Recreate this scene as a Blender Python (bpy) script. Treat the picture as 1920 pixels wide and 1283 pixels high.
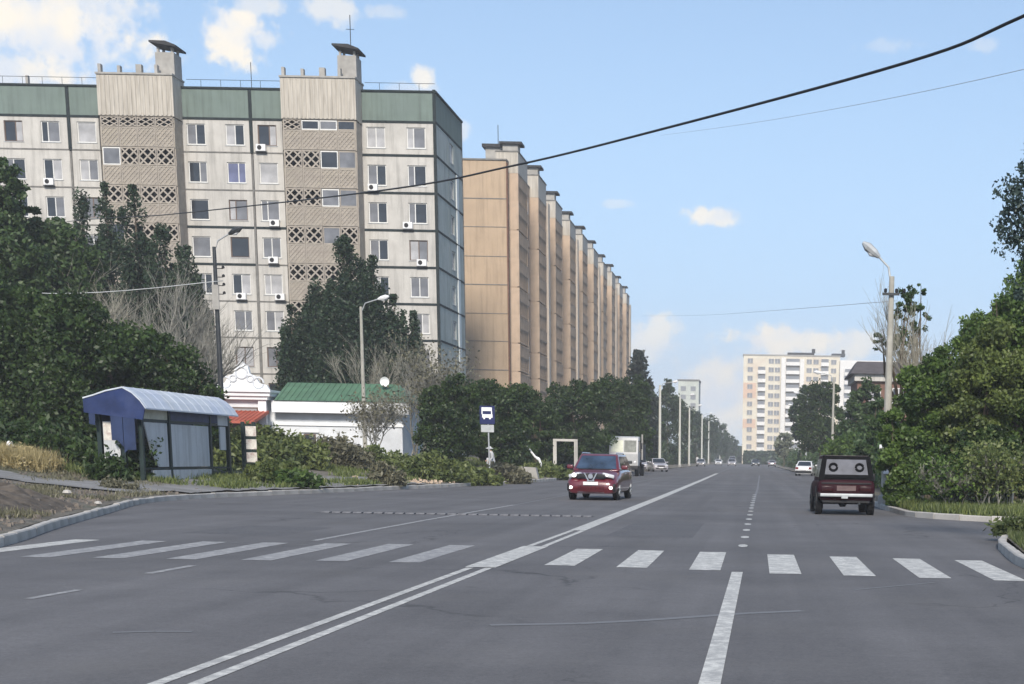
import bpy, math, random
import numpy as np
from mathutils import Vector, Matrix

scn = bpy.context.scene
for _o in list(bpy.data.objects):
    bpy.data.objects.remove(_o)
R_ = math.radians

# ------------------------------------------------------------------ camera
CAM_F = 2800.0 / 1920.0
PITCH, ROLL, EYE = 0.19166, 0.018, 1.5
fw = Vector((0, math.cos(PITCH), -math.sin(PITCH)))
up0 = Vector((0, math.sin(PITCH), math.cos(PITCH)))
r0 = Vector((1, 0, 0))
rt = r0 * math.cos(ROLL) + up0 * math.sin(ROLL)
up = up0 * math.cos(ROLL) - r0 * math.sin(ROLL)
cam = bpy.data.cameras.new('camera')
cam.sensor_width = 36
cam.lens = 36 * CAM_F
cam.shift_x = -0.23345
cam.shift_y = 0.39778
cam.clip_start = 0.1
cam.clip_end = 9000
camo = bpy.data.objects.new('camera', cam)
M = Matrix((rt, up, -fw)).transposed().to_4x4()
M.translation = (0, 0, EYE)
camo.matrix_world = M
scn.collection.objects.link(camo)
scn.camera = camo

# ------------------------------------------------------------------ light
SUN_EL, SUN_AZ = R_(34), R_(177)      # azimuth clockwise from +Y
world = bpy.data.worlds.new('World')
scn.world = world
world.use_nodes = True
wn, wl = world.node_tree.nodes, world.node_tree.links
wn.clear()
def N(t, **k):
    n = wn.new(t)
    for a, b in k.items():
        setattr(n, a, b)
    return n
wout = N('ShaderNodeOutputWorld'); wbg = N('ShaderNodeBackground')
wbg.inputs['Strength'].default_value = 0.09
wl.new(wbg.outputs[0], wout.inputs[0])
sky = N('ShaderNodeTexSky', sky_type='NISHITA', sun_disc=False, sun_elevation=SUN_EL, sun_rotation=SUN_AZ)
sky.air_density = 1.0; sky.dust_density = 0.6; sky.ozone_density = 1.6
tc = N('ShaderNodeTexCoord')
nrm = N('ShaderNodeVectorMath', operation='NORMALIZE'); wl.new(tc.outputs['Generated'], nrm.inputs[0])
DIRV = nrm.outputs[0]
def math_(op, a, b=None, clamp=False):
    n = N('ShaderNodeMath', operation=op, use_clamp=clamp)
    for i, v in enumerate((a, b)):
        if v is None: continue
        if isinstance(v, (int, float)): n.inputs[i].default_value = v
        else: wl.new(v, n.inputs[i])
    return n.outputs[0]
def mixc(f, a, b):
    n = N('ShaderNodeMix', data_type='RGBA')
    if isinstance(f, (int, float)): n.inputs[0].default_value = f
    else: wl.new(f, n.inputs[0])
    for i, v in ((6, a), (7, b)):
        if isinstance(v, tuple): n.inputs[i].default_value = (*v, 1)
        else: wl.new(v, n.inputs[i])
    return n.outputs[2]
noise = N('ShaderNodeTexNoise'); noise.inputs['Scale'].default_value = 38; noise.inputs['Detail'].default_value = 5
wl.new(DIRV, noise.inputs['Vector'])
noise2 = N('ShaderNodeTexNoise'); noise2.inputs['Scale'].default_value = 130; noise2.inputs['Detail'].default_value = 4
wl.new(DIRV, noise2.inputs['Vector'])
nz = math_('ADD', math_('MULTIPLY', math_('SUBTRACT', noise.outputs[0], 0.5), 2.2), math_('MULTIPLY', math_('SUBTRACT', noise2.outputs[0], 0.5), 2.0))
sep = N('ShaderNodeSeparateXYZ'); wl.new(DIRV, sep.inputs[0])
SKY_TOP, SKY_LOW = (3.2, 5.0, 8.6), (6.6, 7.7, 8.9)
def mapr(v, a, b, c, d):
    n = N('ShaderNodeMapRange', interpolation_type='SMOOTHSTEP')
    wl.new(v, n.inputs[0])
    for i, q in enumerate((a, b, c, d)): n.inputs[i + 1].default_value = q
    return n.outputs[0]
# thin bright veil towards the horizon, the same all round
veil = mapr(sep.outputs[2], -0.02, 0.34, 0.90, 0.30)
col = mixc(veil, sky.outputs[0], (3.3, 4.75, 6.9))
low = mapr(sep.outputs[2], 0.0, 0.11, 0.75, 0.0)
col = mixc(low, col, (5.4, 5.9, 6.4))
# clouds: (x/y slope, z/y slope, half width, half height, strength)
CLOUDS = [
  (-0.447, 0.258, 0.050, 0.029, 1.0), (-0.473, 0.230, 0.026, 0.018, 0.9), (-0.420, 0.272, 0.030, 0.012, 0.8), (-0.52, 0.26, 0.05, 0.05, 1.0),
  (-0.332, 0.256, 0.0175, 0.0135, 1.0), (-0.314, 0.252, 0.009, 0.006, 0.7), (-0.317, 0.272, 0.012, 0.006, 0.6),
  (-0.270, 0.271, 0.013, 0.007, 0.6), (-0.237, 0.270, 0.009, 0.0034, 0.35), (-0.215, 0.232, 0.0065, 0.005, 0.85), (-0.226, 0.225, 0.015, 0.0036, 0.4), (-0.189, 0.202, 0.0045, 0.0057, 0.5),
  (-0.028, 0.152, 0.0145, 0.0052, 0.85), (-0.070, 0.074, 0.018, 0.013, 0.7), (0.020, 0.076, 0.034, 0.009, 0.9), (0.058, 0.075, 0.025, 0.0075, 0.7),
  (-0.024, 0.042, 0.022, 0.024, 0.85), (-0.091, 0.158, 0.008, 0.0022, 0.3), (0.073, 0.255, 0.015, 0.0036, 0.25), (0.139, 0.257, 0.009, 0.0036, 0.3),
  (0.9, 0.3, 0.2, 0.07, 0.7), (-1.2, 0.45, 0.25, 0.12, 0.8), (0.5, 0.6, 0.15, 0.05, 0.6)]
cl = None
for (cx_, cz_, rx_, rz_, st_) in CLOUDS:
    d = Vector((cx_, 1, cz_)).normalized()
    s_ = N('ShaderNodeVectorMath', operation='SUBTRACT'); wl.new(DIRV, s_.inputs[0]); s_.inputs[1].default_value = d
    m_ = N('ShaderNodeVectorMath', operation='MULTIPLY'); wl.new(s_.outputs[0], m_.inputs[0]); m_.inputs[1].default_value = (1 / rx_, 1 / rx_, 1 / rz_)
    l_ = N('ShaderNodeVectorMath', operation='LENGTH'); wl.new(m_.outputs[0], l_.inputs[0])
    v = math_('SUBTRACT', l_.outputs['Value'], nz)
    k = mapr(v, 0.45, 1.45, st_, 0.0)
    cl = k if cl is None else math_('MAXIMUM', cl, k)
cshade = mapr(noise.outputs[0], 0.35, 0.65, 0.0, 1.0)
ccol = mixc(cshade, (5.7, 6.0, 6.5), (7.3, 6.8, 6.0))
col = mixc(cl, col, ccol)
below = mapr(sep.outputs[2], -0.03, -0.005, 1.0, 0.0)
col = mixc(below, col, (1.4, 1.4, 1.5))
wl.new(col, wbg.inputs['Color'])

sun = bpy.data.lights.new('sun', 'SUN')
sun.energy = 2.9; sun.angle = R_(12); sun.color = (1.0, 0.91, 0.79)
suno = bpy.data.objects.new('sun', sun)
sd = Vector((math.sin(SUN_AZ) * math.cos(SUN_EL), math.cos(SUN_AZ) * math.cos(SUN_EL), math.sin(SUN_EL)))
suno.rotation_euler = sd.to_track_quat('Z', 'Y').to_euler()
suno.location = (20, -60, 80)
scn.collection.objects.link(suno)
scn.view_settings.view_transform = 'Standard'
scn.view_settings.look = 'None'
scn.view_settings.gamma = 1.0
scn.view_settings.exposure = 0.74
scn.cycles.max_bounces = 6
scn.cycles.transparent_max_bounces = 8
scn.cycles.volume_bounces = 0
scn.cycles.volume_max_steps = 64

# ------------------------------------------------------------------ materials
def mat(name, base, rough=0.85, var=0.12, scale=3.0, bump=0.0, metal=0.0, spec=0.3, stain=None, stain_scale=0.5,
        stain_amt=0.0, stretch=None, emit=None, coat=0.0, coords='Object', streak=0.0):
    m = bpy.data.materials.new(name); m.use_nodes = True
    nt = m.node_tree; n, l = nt.nodes, nt.links
    b = n['Principled BSDF']
    b.inputs['Roughness'].default_value = rough; b.inputs['Metallic'].default_value = metal
    b.inputs['Specular IOR Level'].default_value = spec
    if coat: b.inputs['Coat Weight'].default_value = coat; b.inputs['Coat Roughness'].default_value = 0.05
    if emit:
        b.inputs['Emission Color'].default_value = (*emit[:3], 1); b.inputs['Emission Strength'].default_value = emit[3]
    t = n.new('ShaderNodeTexCoord'); vec = t.outputs[coords]
    if coords == 'World':
        pass
    if stretch:
        mp = n.new('ShaderNodeMapping'); mp.inputs['Scale'].default_value = stretch; l.new(vec, mp.inputs[0]); vec = mp.outputs[0]
    nz = n.new('ShaderNodeTexNoise'); nz.inputs['Scale'].default_value = scale; nz.inputs['Detail'].default_value = 6; l.new(vec, nz.inputs['Vector'])
    cr = n.new('ShaderNodeMapRange'); l.new(nz.outputs[0], cr.inputs[0])
    cr.inputs[1].default_value = 0.3; cr.inputs[2].default_value = 0.7; cr.inputs[3].default_value = 1 - var; cr.inputs[4].default_value = 1 + var
    mu = n.new('ShaderNodeVectorMath'); mu.operation = 'SCALE'; mu.inputs[0].default_value = base; l.new(cr.outputs[0], mu.inputs['Scale'])
    out = mu.outputs[0]
    if stain:
        n2 = n.new('ShaderNodeTexNoise'); n2.inputs['Scale'].default_value = stain_scale; n2.inputs['Detail'].default_value = 8; n2.inputs['Roughness'].default_value = 0.65; l.new(vec, n2.inputs['Vector'])
        r2 = n.new('ShaderNodeMapRange'); l.new(n2.outputs[0], r2.inputs[0]); r2.inputs[1].default_value = 0.45; r2.inputs[2].default_value = 0.68; r2.inputs[4].default_value = stain_amt
        mx = n.new('ShaderNodeMix'); mx.data_type = 'RGBA'; l.new(r2.outputs[0], mx.inputs[0]); l.new(out, mx.inputs[6]); mx.inputs[7].default_value = (*stain, 1)
        out = mx.outputs[2]
    if streak:
        mp2 = n.new('ShaderNodeMapping'); mp2.inputs['Scale'].default_value = (1.6, 1.6, .10); l.new(t.outputs[coords], mp2.inputs[0])
        n3 = n.new('ShaderNodeTexNoise'); n3.inputs['Scale'].default_value = 1.5; n3.inputs['Detail'].default_value = 7; n3.inputs['Roughness'].default_value = .7; l.new(mp2.outputs[0], n3.inputs['Vector'])
        r3 = n.new('ShaderNodeMapRange'); l.new(n3.outputs[0], r3.inputs[0]); r3.inputs[1].default_value = .48; r3.inputs[2].default_value = .70; r3.inputs[3].default_value = 1.0; r3.inputs[4].default_value = 1 - streak
        m3 = n.new('ShaderNodeVectorMath'); m3.operation = 'SCALE'; l.new(out, m3.inputs[0]); l.new(r3.outputs[0], m3.inputs['Scale']); out = m3.outputs[0]
    l.new(out, b.inputs['Base Color'])
    if bump:
        bp = n.new('ShaderNodeBump'); bp.inputs['Strength'].default_value = bump; bp.inputs['Distance'].default_value = 0.05
        l.new(nz.outputs[0], bp.inputs['Height']); l.new(bp.outputs[0], b.inputs['Normal'])
    return m

def glassmat(name, col, rough=0.08, spec=0.6):
    return mat(name, col, rough=rough, var=0.35, scale=0.9, spec=spec)

def leafmat(name, dark, light, trans=0.25):
    m = bpy.data.materials.new(name); m.use_nodes = True
    nt = m.node_tree; n, l = nt.nodes, nt.links
    n.remove(n['Principled BSDF'])
    at = n.new('ShaderNodeAttribute'); at.attribute_name = 'tint'
    mx = n.new('ShaderNodeMix'); mx.data_type = 'RGBA'; l.new(at.outputs['Fac'], mx.inputs[0])
    mx.inputs[6].default_value = (*dark, 1); mx.inputs[7].default_value = (*light, 1)
    d = n.new('ShaderNodeBsdfDiffuse'); t = n.new('ShaderNodeBsdfTranslucent'); g = n.new('ShaderNodeBsdfGlossy')
    g.inputs['Roughness'].default_value = 0.5
    l.new(mx.outputs[2], d.inputs['Color']); l.new(mx.outputs[2], t.inputs['Color'])
    ms = n.new('ShaderNodeMixShader'); ms.inputs[0].default_value = trans
    l.new(d.outputs[0], ms.inputs[1]); l.new(t.outputs[0], ms.inputs[2])
    m2 = n.new('ShaderNodeMixShader'); m2.inputs[0].default_value = 0.03
    l.new(ms.outputs[0], m2.inputs[1]); l.new(g.outputs[0], m2.inputs[2])
    l.new(m2.outputs[0], n['Material Output'].inputs[0])
    return m

MT = {}
MT['panel'] = mat('pale_concrete_panel', (.50, .485, .455), streak=.35, var=.07, scale=1.2, stain=(.34, .33, .31), stain_amt=.45, stain_scale=.35, bump=.15)
MT['panel_green'] = mat('green_attic_panel', (.155, .20, .18), streak=.3, var=.08, scale=1.0, stain=(.16, .20, .19), stain_amt=.4, stain_scale=.4)
MT['panel_side'] = mat('greenish_end_panel', (.42, .45, .42), streak=.35, var=.08, scale=1.0, stain=(.27, .32, .29), stain_amt=.5, stain_scale=.4)
MT['panel_white'] = mat('whitish_strip', (.62, .66, .66), var=.06, scale=1.0)
MT['lattice'] = mat('brown_grey_lattice_concrete', (.34, .305, .265), var=.16, scale=2.0, stain=(.34, .31, .22), stain_amt=.4, stain_scale=.25)
MT['ribbed'] = mat('ribbed_raw_concrete', (.45, .42, .37), var=.18, scale=2.2, stretch=(3, 3, .3), stain=(.28, .25, .21), stain_amt=.5, stain_scale=1.2)
MT['tar'] = mat('black_tar_joint', (.018, .026, .028), var=.3, scale=4)
MT['seam'] = mat('grey_joint', (.17, .165, .155), var=.25, scale=3)
MT['loggia_shade'] = mat('painted_loggia_shade', (.05, .048, .045), var=.3, scale=1)  # shade inside the loggias, put into the back wall colour
MT['core'] = mat('grey_wall_core', (.30, .29, .27), var=.1, scale=1)
MT['tan'] = mat('tan_rendered_panel', (.44, .335, .235), streak=.28, var=.06, scale=.8, stain=(.36, .27, .19), stain_amt=.5, stain_scale=.22)
MT['tan_long'] = mat('brown_loggia_concrete', (.45, .345, .255), streak=.3, var=.18, scale=1.4, stain=(.31, .235, .175), stain_amt=.5, stain_scale=.3)
MT['tan_light'] = mat('light_brown_wall', (.47, .365, .275), streak=.35, var=.10, scale=1.2, stain=(.42, .30, .22), stain_amt=.4, stain_scale=.3)
MT['pier'] = mat('pale_warm_pier', (.52, .46, .39), streak=.3, var=.08)
MT['far_pole'] = mat('pale_far_pole', (.52, .52, .48), var=.1)
MT['grey_conc'] = mat('grey_concrete', (.34, .33, .31), var=.15, scale=2.5, stain=(.22, .21, .19), stain_amt=.4, stain_scale=.8, bump=.2)
MT['pole'] = mat('old_pole_concrete', (.36, .35, .31), var=.18, scale=3, stain=(.22, .21, .18), stain_amt=.5, stain_scale=2)
MT['dark_metal'] = mat('dark_metal', (.045, .05, .055), rough=.5, var=.2, scale=5, metal=.4)
MT['galv'] = mat('galvanised_steel', (.42, .44, .45), rough=.5, var=.12, scale=5, metal=.3)
MT['roofing'] = mat('dark_bitumen_roof', (.04, .04, .042), var=.2, scale=2)
MT['win_frame'] = mat('white_window_frame', (.66, .66, .64), rough=.5, var=.05)
MT['win_brown'] = mat('brown_window_frame', (.13, .09, .07), rough=.6, var=.15)
MT['g_dark'] = glassmat('dark_glass', (.028, .033, .042))
MT['g_mid'] = glassmat('grey_curtained_glass', (.15, .155, .17), rough=.2)
MT['g_light'] = glassmat('pale_curtained_glass', (.34, .34, .35), rough=.3)
MT['g_blue'] = glassmat('bluish_glass', (.12, .13, .22), rough=.15)
MT['white_wall'] = mat('whitewashed_wall', (.66, .69, .73), var=.08, scale=1.4, stain=(.48, .50, .52), stain_amt=.5, stain_scale=.9)
MT['white_trim'] = mat('white_trim', (.78, .80, .82), var=.05, scale=2)
MT['green_roof'] = mat('green_metal_roof', (.085, .165, .105), rough=.55, var=.14, scale=1.2, stain=(.11, .23, .14), stain_amt=.5, stain_scale=.6)
MT['red_awning'] = mat('faded_red_metal', (.38, .085, .05), rough=.6, var=.2, scale=2.5, stain=(.3, .14, .11), stain_amt=.5)
MT['brick_dark'] = mat('dark_brick', (.15, .08, .055), var=.25, scale=4)
MT['brick_red'] = mat('red_brown_brick', (.17, .095, .07), var=.2, scale=3)
MT['tower_yellow'] = mat('pale_yellow_cladding', (.64, .60, .50), var=.08, scale=.3, stain=(.58, .46, .36), stain_amt=.6, stain_scale=.12)
MT['tower_white'] = mat('white_cladding', (.70, .69, .67), var=.05, scale=.4)
MT['tower_win'] = mat('grey_blue_glazing', (.22, .23, .25), rough=.3, var=.2, scale=.5)
MT['bark'] = mat('grey_brown_bark', (.10, .08, .06), var=.3, scale=6, bump=.4)
MT['bark_pale'] = mat('dry_pale_branches', (.25, .24, .20), var=.25, scale=6)
MT['bark_grey'] = mat('grey_lilac_twigs', (.215, .21, .185), var=.25, scale=6)
MT['rubber'] = mat('tyre_rubber', (.012, .012, .013), rough=.8, var=.2)
MT['black_plastic'] = mat('black_plastic', (.015, .015, .017), rough=.5, var=.2)
MT['chrome'] = mat('chrome', (.62, .63, .66), rough=.22, var=.05, metal=.9)
MT['blue_sheet'] = mat('blue_painted_sheet', (.012, .026, .095), rough=.5, var=.25, scale=2.5, stain=(.05, .07, .16), stain_amt=.5, stain_scale=1.6)
MT['blue_dark'] = mat('dark_blue_sheet', (.018, .032, .085), rough=.5, var=.25, scale=2.5)
MT['roof_sheet'] = mat('pale_blue_grey_roof_sheet', (.52, .56, .61), rough=.4, var=.12, scale=1.5, stain=(.33, .39, .54), stain_amt=.6, stain_scale=.6)
MT['frost'] = mat('frosted_white_panel', (.56, .58, .60), streak=.4, rough=.4, var=.08, scale=1.2, stain=(.40, .41, .43), stain_amt=.6, stain_scale=1.2)
MT['poster'] = mat('faded_poster_paper', (.62, .60, .55), var=.15, scale=5, stain=(.25, .10, .10), stain_amt=.6, stain_scale=6)
MT['shelter_post'] = mat('dark_green_post', (.015, .028, .028), rough=.5, var=.2)
MT['paint'] = None
MT['stone'] = mat('rubble_stone', (.15, .13, .112), var=.25, scale=5, bump=.4)
MT['lamp_white'] = mat('lamp_cover', (.72, .73, .74), rough=.4, var=.05)
MT['sign_blue'] = mat('sign_blue', (.012, .018, .09), rough=.4, var=.08)
MT['sign_white'] = mat('sign_white', (.82, .83, .86), rough=.4, var=.03)
MT['skin'] = mat('skin', (.42, .26, .19), rough=.6, var=.06)
MT['hair'] = mat('dark_hair', (.03, .022, .018), var=.2)
MT['cloth_white'] = mat('white_cloth', (.70, .70, .70), var=.08, scale=6)
MT['cloth_grey'] = mat('pale_grey_cloth', (.50, .51, .52), var=.12, scale=6)
MT['cloth_dark'] = mat('dark_cloth', (.03, .032, .045), var=.2, scale=6)
LEAF = {
 'dark': leafmat('dark_locust_leaves', (.007, .020, .007), (.056, .098, .022), .22),
 'mid': leafmat('mid_green_leaves', (.018, .042, .015), (.085, .140, .045), .28),
 'poplar': leafmat('poplar_leaves', (.008, .022, .011), (.034, .064, .028), .12),
 'far': leafmat('distant_leaves', (.014, .032, .014), (.052, .088, .036), .2),
 'conifer': leafmat('fir_needles', (.010, .018, .014), (.028, .040, .030), .05),
 'bright': leafmat('fresh_green_leaves', (.018, .050, .012), (.150, .235, .050), .38),
 'yellow': leafmat('yellow_green_leaves', (.035, .060, .016), (.185, .235, .060), .35),
 'blue': leafmat('blue_green_leaves', (.022, .042, .040), (.07, .11, .10), .3),
 'pale': leafmat('pale_grey_leaves', (.10, .12, .08), (.22, .24, .16), .25),
 'weed': leafmat('weed_leaves', (.040, .068, .020), (.200, .235, .075), .3),
 'weed_grey': leafmat('dry_weed_leaves', (.075, .075, .050), (.20, .19, .12), .2),
 'straw': leafmat('straw', (.26, .215, .105), (.56, .47, .25), .3),
 'grass': leafmat('grass_blades', (.045, .070, .022), (.135, .160, .06), .3),
 'twig': leafmat('dry_twigs', (.055, .050, .045), (.15, .14, .12), .1),
}

# ------------------------------------------------------------------ mesh helpers
col0 = scn.collection
def link(o):
    col0.objects.link(o); return o
class MB:
    def __init__(s): s.v = []; s.f = []
    def quad(s, a, b, c, d):
        i = len(s.v); s.v += [tuple(a), tuple(b), tuple(c), tuple(d)]; s.f.append((i, i + 1, i + 2, i + 3)); return s
    def poly(s, pts):
        i = len(s.v); s.v += [tuple(p) for p in pts]; s.f.append(tuple(range(i, i + len(pts)))); return s
    def box(s, x0, x1, y0, y1, z0, z1):
        i = len(s.v)
        s.v += [(x0, y0, z0), (x1, y0, z0), (x1, y1, z0), (x0, y1, z0), (x0, y0, z1), (x1, y0, z1), (x1, y1, z1), (x0, y1, z1)]
        for q in ((0, 3, 2, 1), (4, 5, 6, 7), (0, 1, 5, 4), (1, 2, 6, 5), (2, 3, 7, 6), (3, 0, 4, 7)):
            s.f.append(tuple(i + k for k in q))
        return s
    def prism(s, pts2, a0, a1, axis='x'):
        """extrude a 2D outline along an axis; pts2 in the two other coordinates, in order"""
        n = len(pts2); i = len(s.v)
        for a in (a0, a1):
            for p, q in pts2:
                s.v.append((a, p, q) if axis == 'x' else ((p, a, q) if axis == 'y' else (p, q, a)))
        s.f.append(tuple(range(i, i + n))); s.f.append(tuple(range(i + 2 * n - 1, i + n - 1, -1)))
        for k in range(n):
            k2 = (k + 1) % n; s.f.append((i + k, i + n + k, i + n + k2, i + k2))
        return s
    def tube(s, pts, rad, n=8, cap=True):
        pts = [Vector(p) for p in pts]
        if not hasattr(rad, '__len__'): rad = [rad] * len(pts)
        rings = []
        for k, p in enumerate(pts):
            t = (pts[min(k + 1, len(pts) - 1)] - pts[max(k - 1, 0)]).normalized()
            a = Vector((0, 0, 1)) if abs(t.z) < 0.9 else Vector((1, 0, 0))
            u = t.cross(a).normalized(); w = t.cross(u)
            i = len(s.v)
            for j in range(n):
                an = 2 * math.pi * j / n
                s.v.append(tuple(p + (u * math.cos(an) + w * math.sin(an)) * rad[k]))
            rings.append(i)
        for a, b in zip(rings, rings[1:]):
            for j in range(n):
                s.f.append((a + j, a + (j + 1) % n, b + (j + 1) % n, b + j))
        if cap:
            s.f.append(tuple(rings[0] + j for j in reversed(range(n)))); s.f.append(tuple(rings[-1] + j for j in range(n)))
        return s
    def lathe(s, prof, c=(0, 0, 0), n=12, axis='z'):
        """prof: list of (radius, height)"""
        i = len(s.v)
        for r, h in prof:
            for j in range(n):
                a = 2 * math.pi * j / n
                p = (r * math.cos(a), r * math.sin(a), h)
                if axis == 'x': p = (p[2], p[0], p[1])
                if axis == 'y': p = (p[0], p[2], p[1])
                s.v.append((p[0] + c[0], p[1] + c[1], p[2] + c[2]))
        for k in range(len(prof) - 1):
            for j in range(n):
                s.f.append((i + k * n + j, i + k * n + (j + 1) % n, i + (k + 1) * n + (j + 1) % n, i + (k + 1) * n + j))
        s.f.append(tuple(i + j for j in reversed(range(n)))); s.f.append(tuple(i + (len(prof) - 1) * n + j for j in range(n)))
        return s
    def mesh(s, name, m, off=(0, 0, 0), smooth=False):
        me = bpy.data.meshes.new(name)
        ox, oy, oz = off
        me.from_pydata([(x - ox, y - oy, z - oz) for x, y, z in s.v], [], s.f)
        if m: me.materials.append(m)
        if smooth:
            me.polygons.foreach_set('use_smooth', [True] * len(me.polygons))
        me.update(); return me
def fixn(me):
    import bmesh
    b = bmesh.new(); b.from_mesh(me); bmesh.ops.recalc_face_normals(b, faces=b.faces); b.to_mesh(me); b.free(); return me

def root(name, label, cat, loc=(0, 0, 0), rz=0.0, group=None):
    o = bpy.data.objects.new(name, None); link(o); o.location = loc; o.rotation_euler = (0, 0, rz)
    o.empty_display_size = 0.2
    o['label'] = label; o['category'] = cat
    if group: o['group'] = group
    return o
def tag(o, label, cat, group=None):
    o['label'] = label; o['category'] = cat
    if group: o['group'] = group
    return o
def add(parent, name, me, loc=(0, 0, 0), rot=(0, 0, 0), label=None, kind=None, scale=None):
    o = bpy.data.objects.new(name, me); link(o)
    if parent: o.parent = parent
    o.location = loc; o.rotation_euler = rot
    if scale: o.scale = scale
    if label: o['label'] = label
    if kind: o['kind'] = kind
    return o
def structure(name, mb, m, label=None):
    o = add(None, name, mb.mesh(name, m)); o['kind'] = 'structure'
    if label: o['label'] = label
    return o
def copy_tree(o, loc=None, rz=None, parent=None):
    c = o.copy(); link(c)
    if parent: c.parent = parent
    if loc is not None: c.location = loc
    if rz is not None: c.rotation_euler = (0, 0, rz)
    for ch in o.children: copy_tree(ch, parent=c)
    return c
def part(parent, name, mb, m, off=None, **k):
    """mesh given in world metres under a chain of unrotated parents"""
    if off is None:
        off = Vector((0, 0, 0)); q = parent
        while q is not None: off = off + q.location; q = q.parent
    sm = k.pop('smooth', False)
    if name in ('ribs', 'sheet_seams', 'standing_seams', 'awning_ribs', 'creases', 'scroll_relief', 'roof_railing'): k['kind'] = 'stuff'
    return add(parent, name, fixn(mb.mesh(name, m, off, sm)), **k)

# ------------------------------------------------------------------ terrain
KL = [(-40, -11.0), (20, -11.0), (22.6, -11.35), (28.4, -13.25), (35.5, -15.24), (41, -16.9), (44, -17.4), (49, -17.3), (53.8, -16.4), (61, -15.45), (71, -14.15), (80, -13.2), (93, -12.5), (118, -12.2), (500, -11.5)]
KR = [(36, 100), (37, 40), (38, 15), (39, 6.9), (40.6, 5.2), (42, 4.5), (43.5, 4.25), (50, 4.15), (110, 4.1), (125, 6.3), (185, 6.3), (200, 4.6), (500, 4.2)]
KN = [(-40, 4.0), (22, 4.0), (24, 4.12), (28.8, 4.64), (31, 5.6), (32, 7.0), (33, 12), (33.5, 40), (34, 100)]
def interp(T, y):
    if y <= T[0][0]: return T[0][1]
    for (a, p), (b, q) in zip(T, T[1:]):
        if y <= b: return p + (q - p) * (y - a) / (b - a)
    return T[-1][1]
def hl(d):
    """height of the left verge at d metres behind the kerb"""
    return 0.13 + 0.27 * min(1, max(0, d) / 3.0) + 0.75 * (max(0, min(1, (d - 3) / 6.0)) ** 1.2) + 0.35 * max(0, min(1, (d - 9) / 8))
def gz(x, y):
    kl = interp(KL, y)
    if x < kl: return hl(kl - x)
    return 0.13 if x > 4 else 0.0
def smooth_poly(T, y0, y1, step):
    ys = []; y = y0
    while y < y1: ys.append(y); y += step(y)
    ys.append(y1)
    return ys
MT['asphalt'] = None
def asphalt_mat():
    m = bpy.data.materials.new('worn_asphalt'); m.use_nodes = True
    nt = m.node_tree; n, l = nt.nodes, nt.links; b = n['Principled BSDF']
    b.inputs['Roughness'].default_value = 0.82; b.inputs['Specular IOR Level'].default_value = 0.35
    g = n.new('ShaderNodeNewGeometry')
    def noise(scale, det, stretch=None, rough=.55):
        v = g.outputs['Position']
        if stretch:
            mp = n.new('ShaderNodeMapping'); mp.inputs['Scale'].default_value = stretch; l.new(v, mp.inputs[0]); v = mp.outputs[0]
        q = n.new('ShaderNodeTexNoise'); q.inputs['Scale'].default_value = scale; q.inputs['Detail'].default_value = det; q.inputs['Roughness'].default_value = rough
        l.new(v, q.inputs['Vector']); return q.outputs[0]
    def rng(v, a, b_, c, d):
        q = n.new('ShaderNodeMapRange'); l.new(v, q.inputs[0])
        for i, t in enumerate((a, b_, c, d)): q.inputs[i + 1].default_value = t
        return q.outputs[0]
    def mul(a, b_):
        q = n.new('ShaderNodeMath'); q.operation = 'MULTIPLY'; l.new(a, q.inputs[0]); l.new(b_, q.inputs[1]); return q.outputs[0]
    big = rng(noise(0.22, 6, None, .65), .3, .7, .76, 1.22)
    lanes = rng(noise(1.0, 4, (1.3, .02, 1)), .3, .7, .84, 1.14)
    fine = rng(noise(30, 6, None, .95), .3, .7, .62, 1.40)
    mid = rng(noise(9, 8, None, .9), .3, .7, .78, 1.24)
    k = mul(mul(big, lanes), mul(fine, mid))
    # cracks
    vo = n.new('ShaderNodeTexVoronoi'); vo.feature = 'DISTANCE_TO_EDGE'; vo.inputs['Scale'].default_value = 0.22
    wob = n.new('ShaderNodeTexNoise'); wob.inputs['Scale'].default_value = 1.3; wob.inputs['Detail'].default_value = 6; l.new(g.outputs['Position'], wob.inputs['Vector'])
    va = n.new('ShaderNodeVectorMath'); va.operation = 'MULTIPLY_ADD'; l.new(wob.outputs['Color'], va.inputs[0]); va.inputs[1].default_value = (1.6, 1.6, 0); l.new(g.outputs['Position'], va.inputs[2])
    l.new(va.outputs[0], vo.inputs['Vector'])
    ck = rng(vo.outputs['Distance'], 0.0, 0.010, .50, 1.0)
    ckm = rng(noise(.12, 2), .42, .5, 0.0, 1.0)
    mxk = n.new('ShaderNodeMix'); l.new(ckm, mxk.inputs[0]); l.new(ck, mxk.inputs[2]); mxk.inputs[3].default_value = 1.0
    k = mul(k, mxk.outputs[0])
    sc = n.new('ShaderNodeVectorMath'); sc.operation = 'SCALE'; sc.inputs[0].default_value = (.112, .109, .112); l.new(k, sc.inputs['Scale'])
    # sandy dust near the edges
    dm = rng(noise(.35, 6, None, .65), .52, .72, 0, .35)
    mx = n.new('ShaderNodeMix'); mx.data_type = 'RGBA'; l.new(dm, mx.inputs[0]); l.new(sc.outputs[0], mx.inputs[6]); mx.inputs[7].default_value = (.145, .138, .130, 1)
    l.new(mx.outputs[2], b.inputs['Base Color'])
    bp = n.new('ShaderNodeBump'); bp.inputs['Strength'].default_value = .35; bp.inputs['Distance'].default_value = .01
    l.new(noise(60, 3, None, .7), bp.inputs['Height']); l.new(bp.outputs[0], b.inputs['Normal'])
    return m
MT['asphalt'] = asphalt_mat()
MT['patch'] = mat('patched_asphalt', (.096, .095, .10), rough=.85, var=.30, scale=14, stain=(.12, .118, .12), stain_amt=.8, stain_scale=1.2)
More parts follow.
